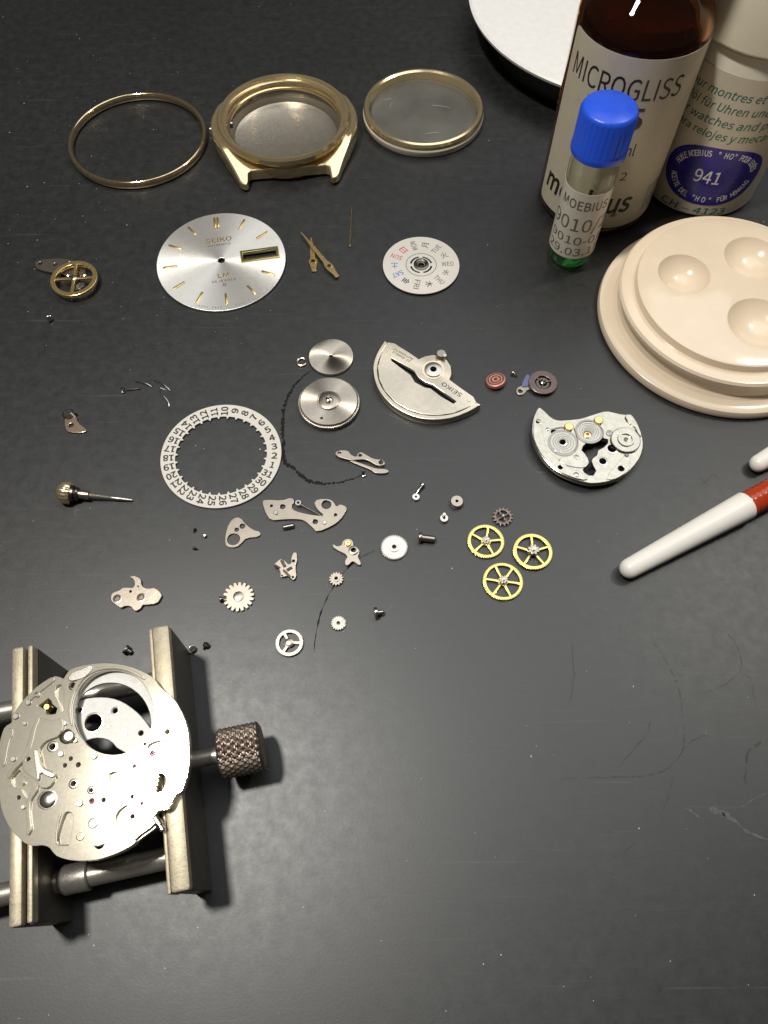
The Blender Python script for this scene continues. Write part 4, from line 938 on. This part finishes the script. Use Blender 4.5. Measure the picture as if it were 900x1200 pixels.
# raised bridges and levers on the left half
msub('raised_bridge', D((592, 88), (540, 110), (470, 112), (420, 95), (375, 92), (330, 130), (300, 190), (285, 260), (266, 330), (245, 400), (222, 480), (212, 555), (235, 610), (300, 655), (345, 690), (370, 740), (385, 765), (470, 765), (520, 690), (500, 600), (420, 575), (385, 520), (368, 440), (385, 375), (430, 320), (500, 290), (560, 270), (590, 215), (610, 150)), ZT, .55, 'mainplate', 1, [(*D((270, 487))[0], 20 / 8.18)])
msub('lever', D((318, 392), (355, 392), (372, 450), (385, 545), (440, 590), (505, 615), (528, 640), (500, 668), (440, 645), (385, 610), (372, 690), (350, 690), (345, 600), (330, 500)), ZT + .57, .4, 'steel', 1)
msub('bar', A((40, 745), (60, 690), (140, 610), (180, 520), (200, 430), (228, 372), (250, 378), (222, 440), (205, 530), (170, 620), (80, 705), (55, 755)), ZT, .6, 'mainplate')
msub('bar', A((165, 255), (200, 205), (260, 160), (330, 122), (345, 140), (280, 190), (220, 235), (180, 280)), ZT, .3, 'mainplate', 1, [(*A((228, 232))[0], 19 / 5.294)])
msub('bar', E_((275, 0), (300, 0), (285, 55), (245, 105), (232, 160), (232, 230), (242, 300), (245, 345), (220, 395), (200, 380), (212, 330), (205, 250), (200, 170), (215, 100), (255, 50)), ZT, .45, 'mainplate')
msub('cover', A((420, 128), (450, 90), (520, 70), (560, 45), (575, 60), (560, 95), (520, 130), (470, 145), (432, 150)), ZT, .35, 'steel', 1)
msub('rim_ledge', D((0, 400), (30, 250), (70, 190), (120, 190), (130, 240), (100, 290), (75, 380), (60, 480), (40, 560), (10, 560)), ZT, .2, 'mainplate')
msub('bore_lip', A((455, 180), (500, 110), (560, 72), (640, 55), (740, 55), (830, 80), (900, 125), (895, 145), (820, 98), (740, 72), (650, 72), (580, 92), (520, 130), (475, 195), (445, 270), (438, 350), (452, 420), (440, 430), (418, 360), (425, 270)), ZT, .25, 'mainplate', 1)
# studs, screws, jewels
mboss('post', A((425, 490))[0], 32 / 5.294, ZT, 1.0, 'steel'); mboss('post_base', A((412, 492))[0], 44 / 5.294, ZT, .3, 'darksteel')
mboss('stud', A((465, 515))[0], 16 / 5.294, ZT, .3, 'steel'); mboss('gilt_post', A((288, 308))[0], 20 / 5.294, 15.2, 1.5, 'gilt')
mboss('screw', E_((368, 112))[0], 62 / 6.67, ZT, .35, 'steel'); mboss('screw_recess', E_((368, 112))[0], 76 / 6.67, ZT - .02, .1, 'darksteel', .86)
for p, r_ in (((330, 470), 22), ((172, 280), 18), ((80, 632), 16), ((375, 600), 18), ((95, 365), 20), ((150, 410), 13), ((400, 410), 14), ((580, 610), 22), ((260, 425), 16), ((365, 465), 12)): mboss('stud', A(p)[0], r_ / 5.294, ZT, .3, 'steel')
for p, r_ in (((455, 785), 30), ((325, 555), 34), ((565, 825), 24)): mboss('hole_rim', A(p)[0], r_ / 5.294, ZT - .03, .12, 'steel', .62)
for p in ((545, 160), (52, 545), (398, 262), (460, 565)): mboss('jewel', C_(p)[0], 20 / 6.923, ZT - .9, .5, 'ruby', .3)
mboss('ring', C_((60, 725))[0], 40 / 6.923, ZT, .12, 'mainplate', .85); mboss('ring', E_((625, 402))[0], 30 / 6.67, ZT, .15, 'copper', .7); mboss('stud', E_((178, 170))[0], 18 / 6.67, ZT, .3, 'steel'); mboss('stud', E_((620, 140))[0], 26 / 6.67, ZT, .25, 'steel')
for q in rec:
    cx_, cy_ = sum(x for x, y in q) / len(q), sum(y for x, y in q) / len(q)
    msub('recess_floor', [(cx_ + (x - cx_) * 1.12, cy_ + (y - cy_) * 1.12) for x, y in q], ZB + .2, 1.0, 'mainplate', 1)
msub('slot_wall', E_((424, 450), (448, 250), (470, 220), (480, 225), (456, 300), (438, 430), (455, 462), (540, 462), (535, 474), (450, 476)), ZT, .2, 'mainplate', 1)
msub('side_facet', C_((402, 852), (562, 738), (580, 755), (418, 880)), ZB + .3, .8, 'steel_matte', 0)
cS = rel(o, C_((592, 682)), 16.2)[0]
mpart('stem_tube', placed(lathe([(0, 0), (.55, 0), (.55, 1.6), (.4, 1.75), (.4, 2.3), (0, 2.3)], 18), (cS[0] - .7, cS[1] + .3, 16.0), (.6, -.75, 0)), 'steel')
msub('rim_spring', B((700, 350), (715, 345), (735, 420), (738, 520), (722, 525), (722, 430)), ZT, .18, 'mainplate')
msub('plate_seam', B((325, 590), (360, 580), (440, 640), (445, 665), (380, 630)), ZT, .12, 'gilt', 1)
mboss('stud', B((680, 437))[0], 26 / 5, ZT - .03, .1, 'copper', .6)
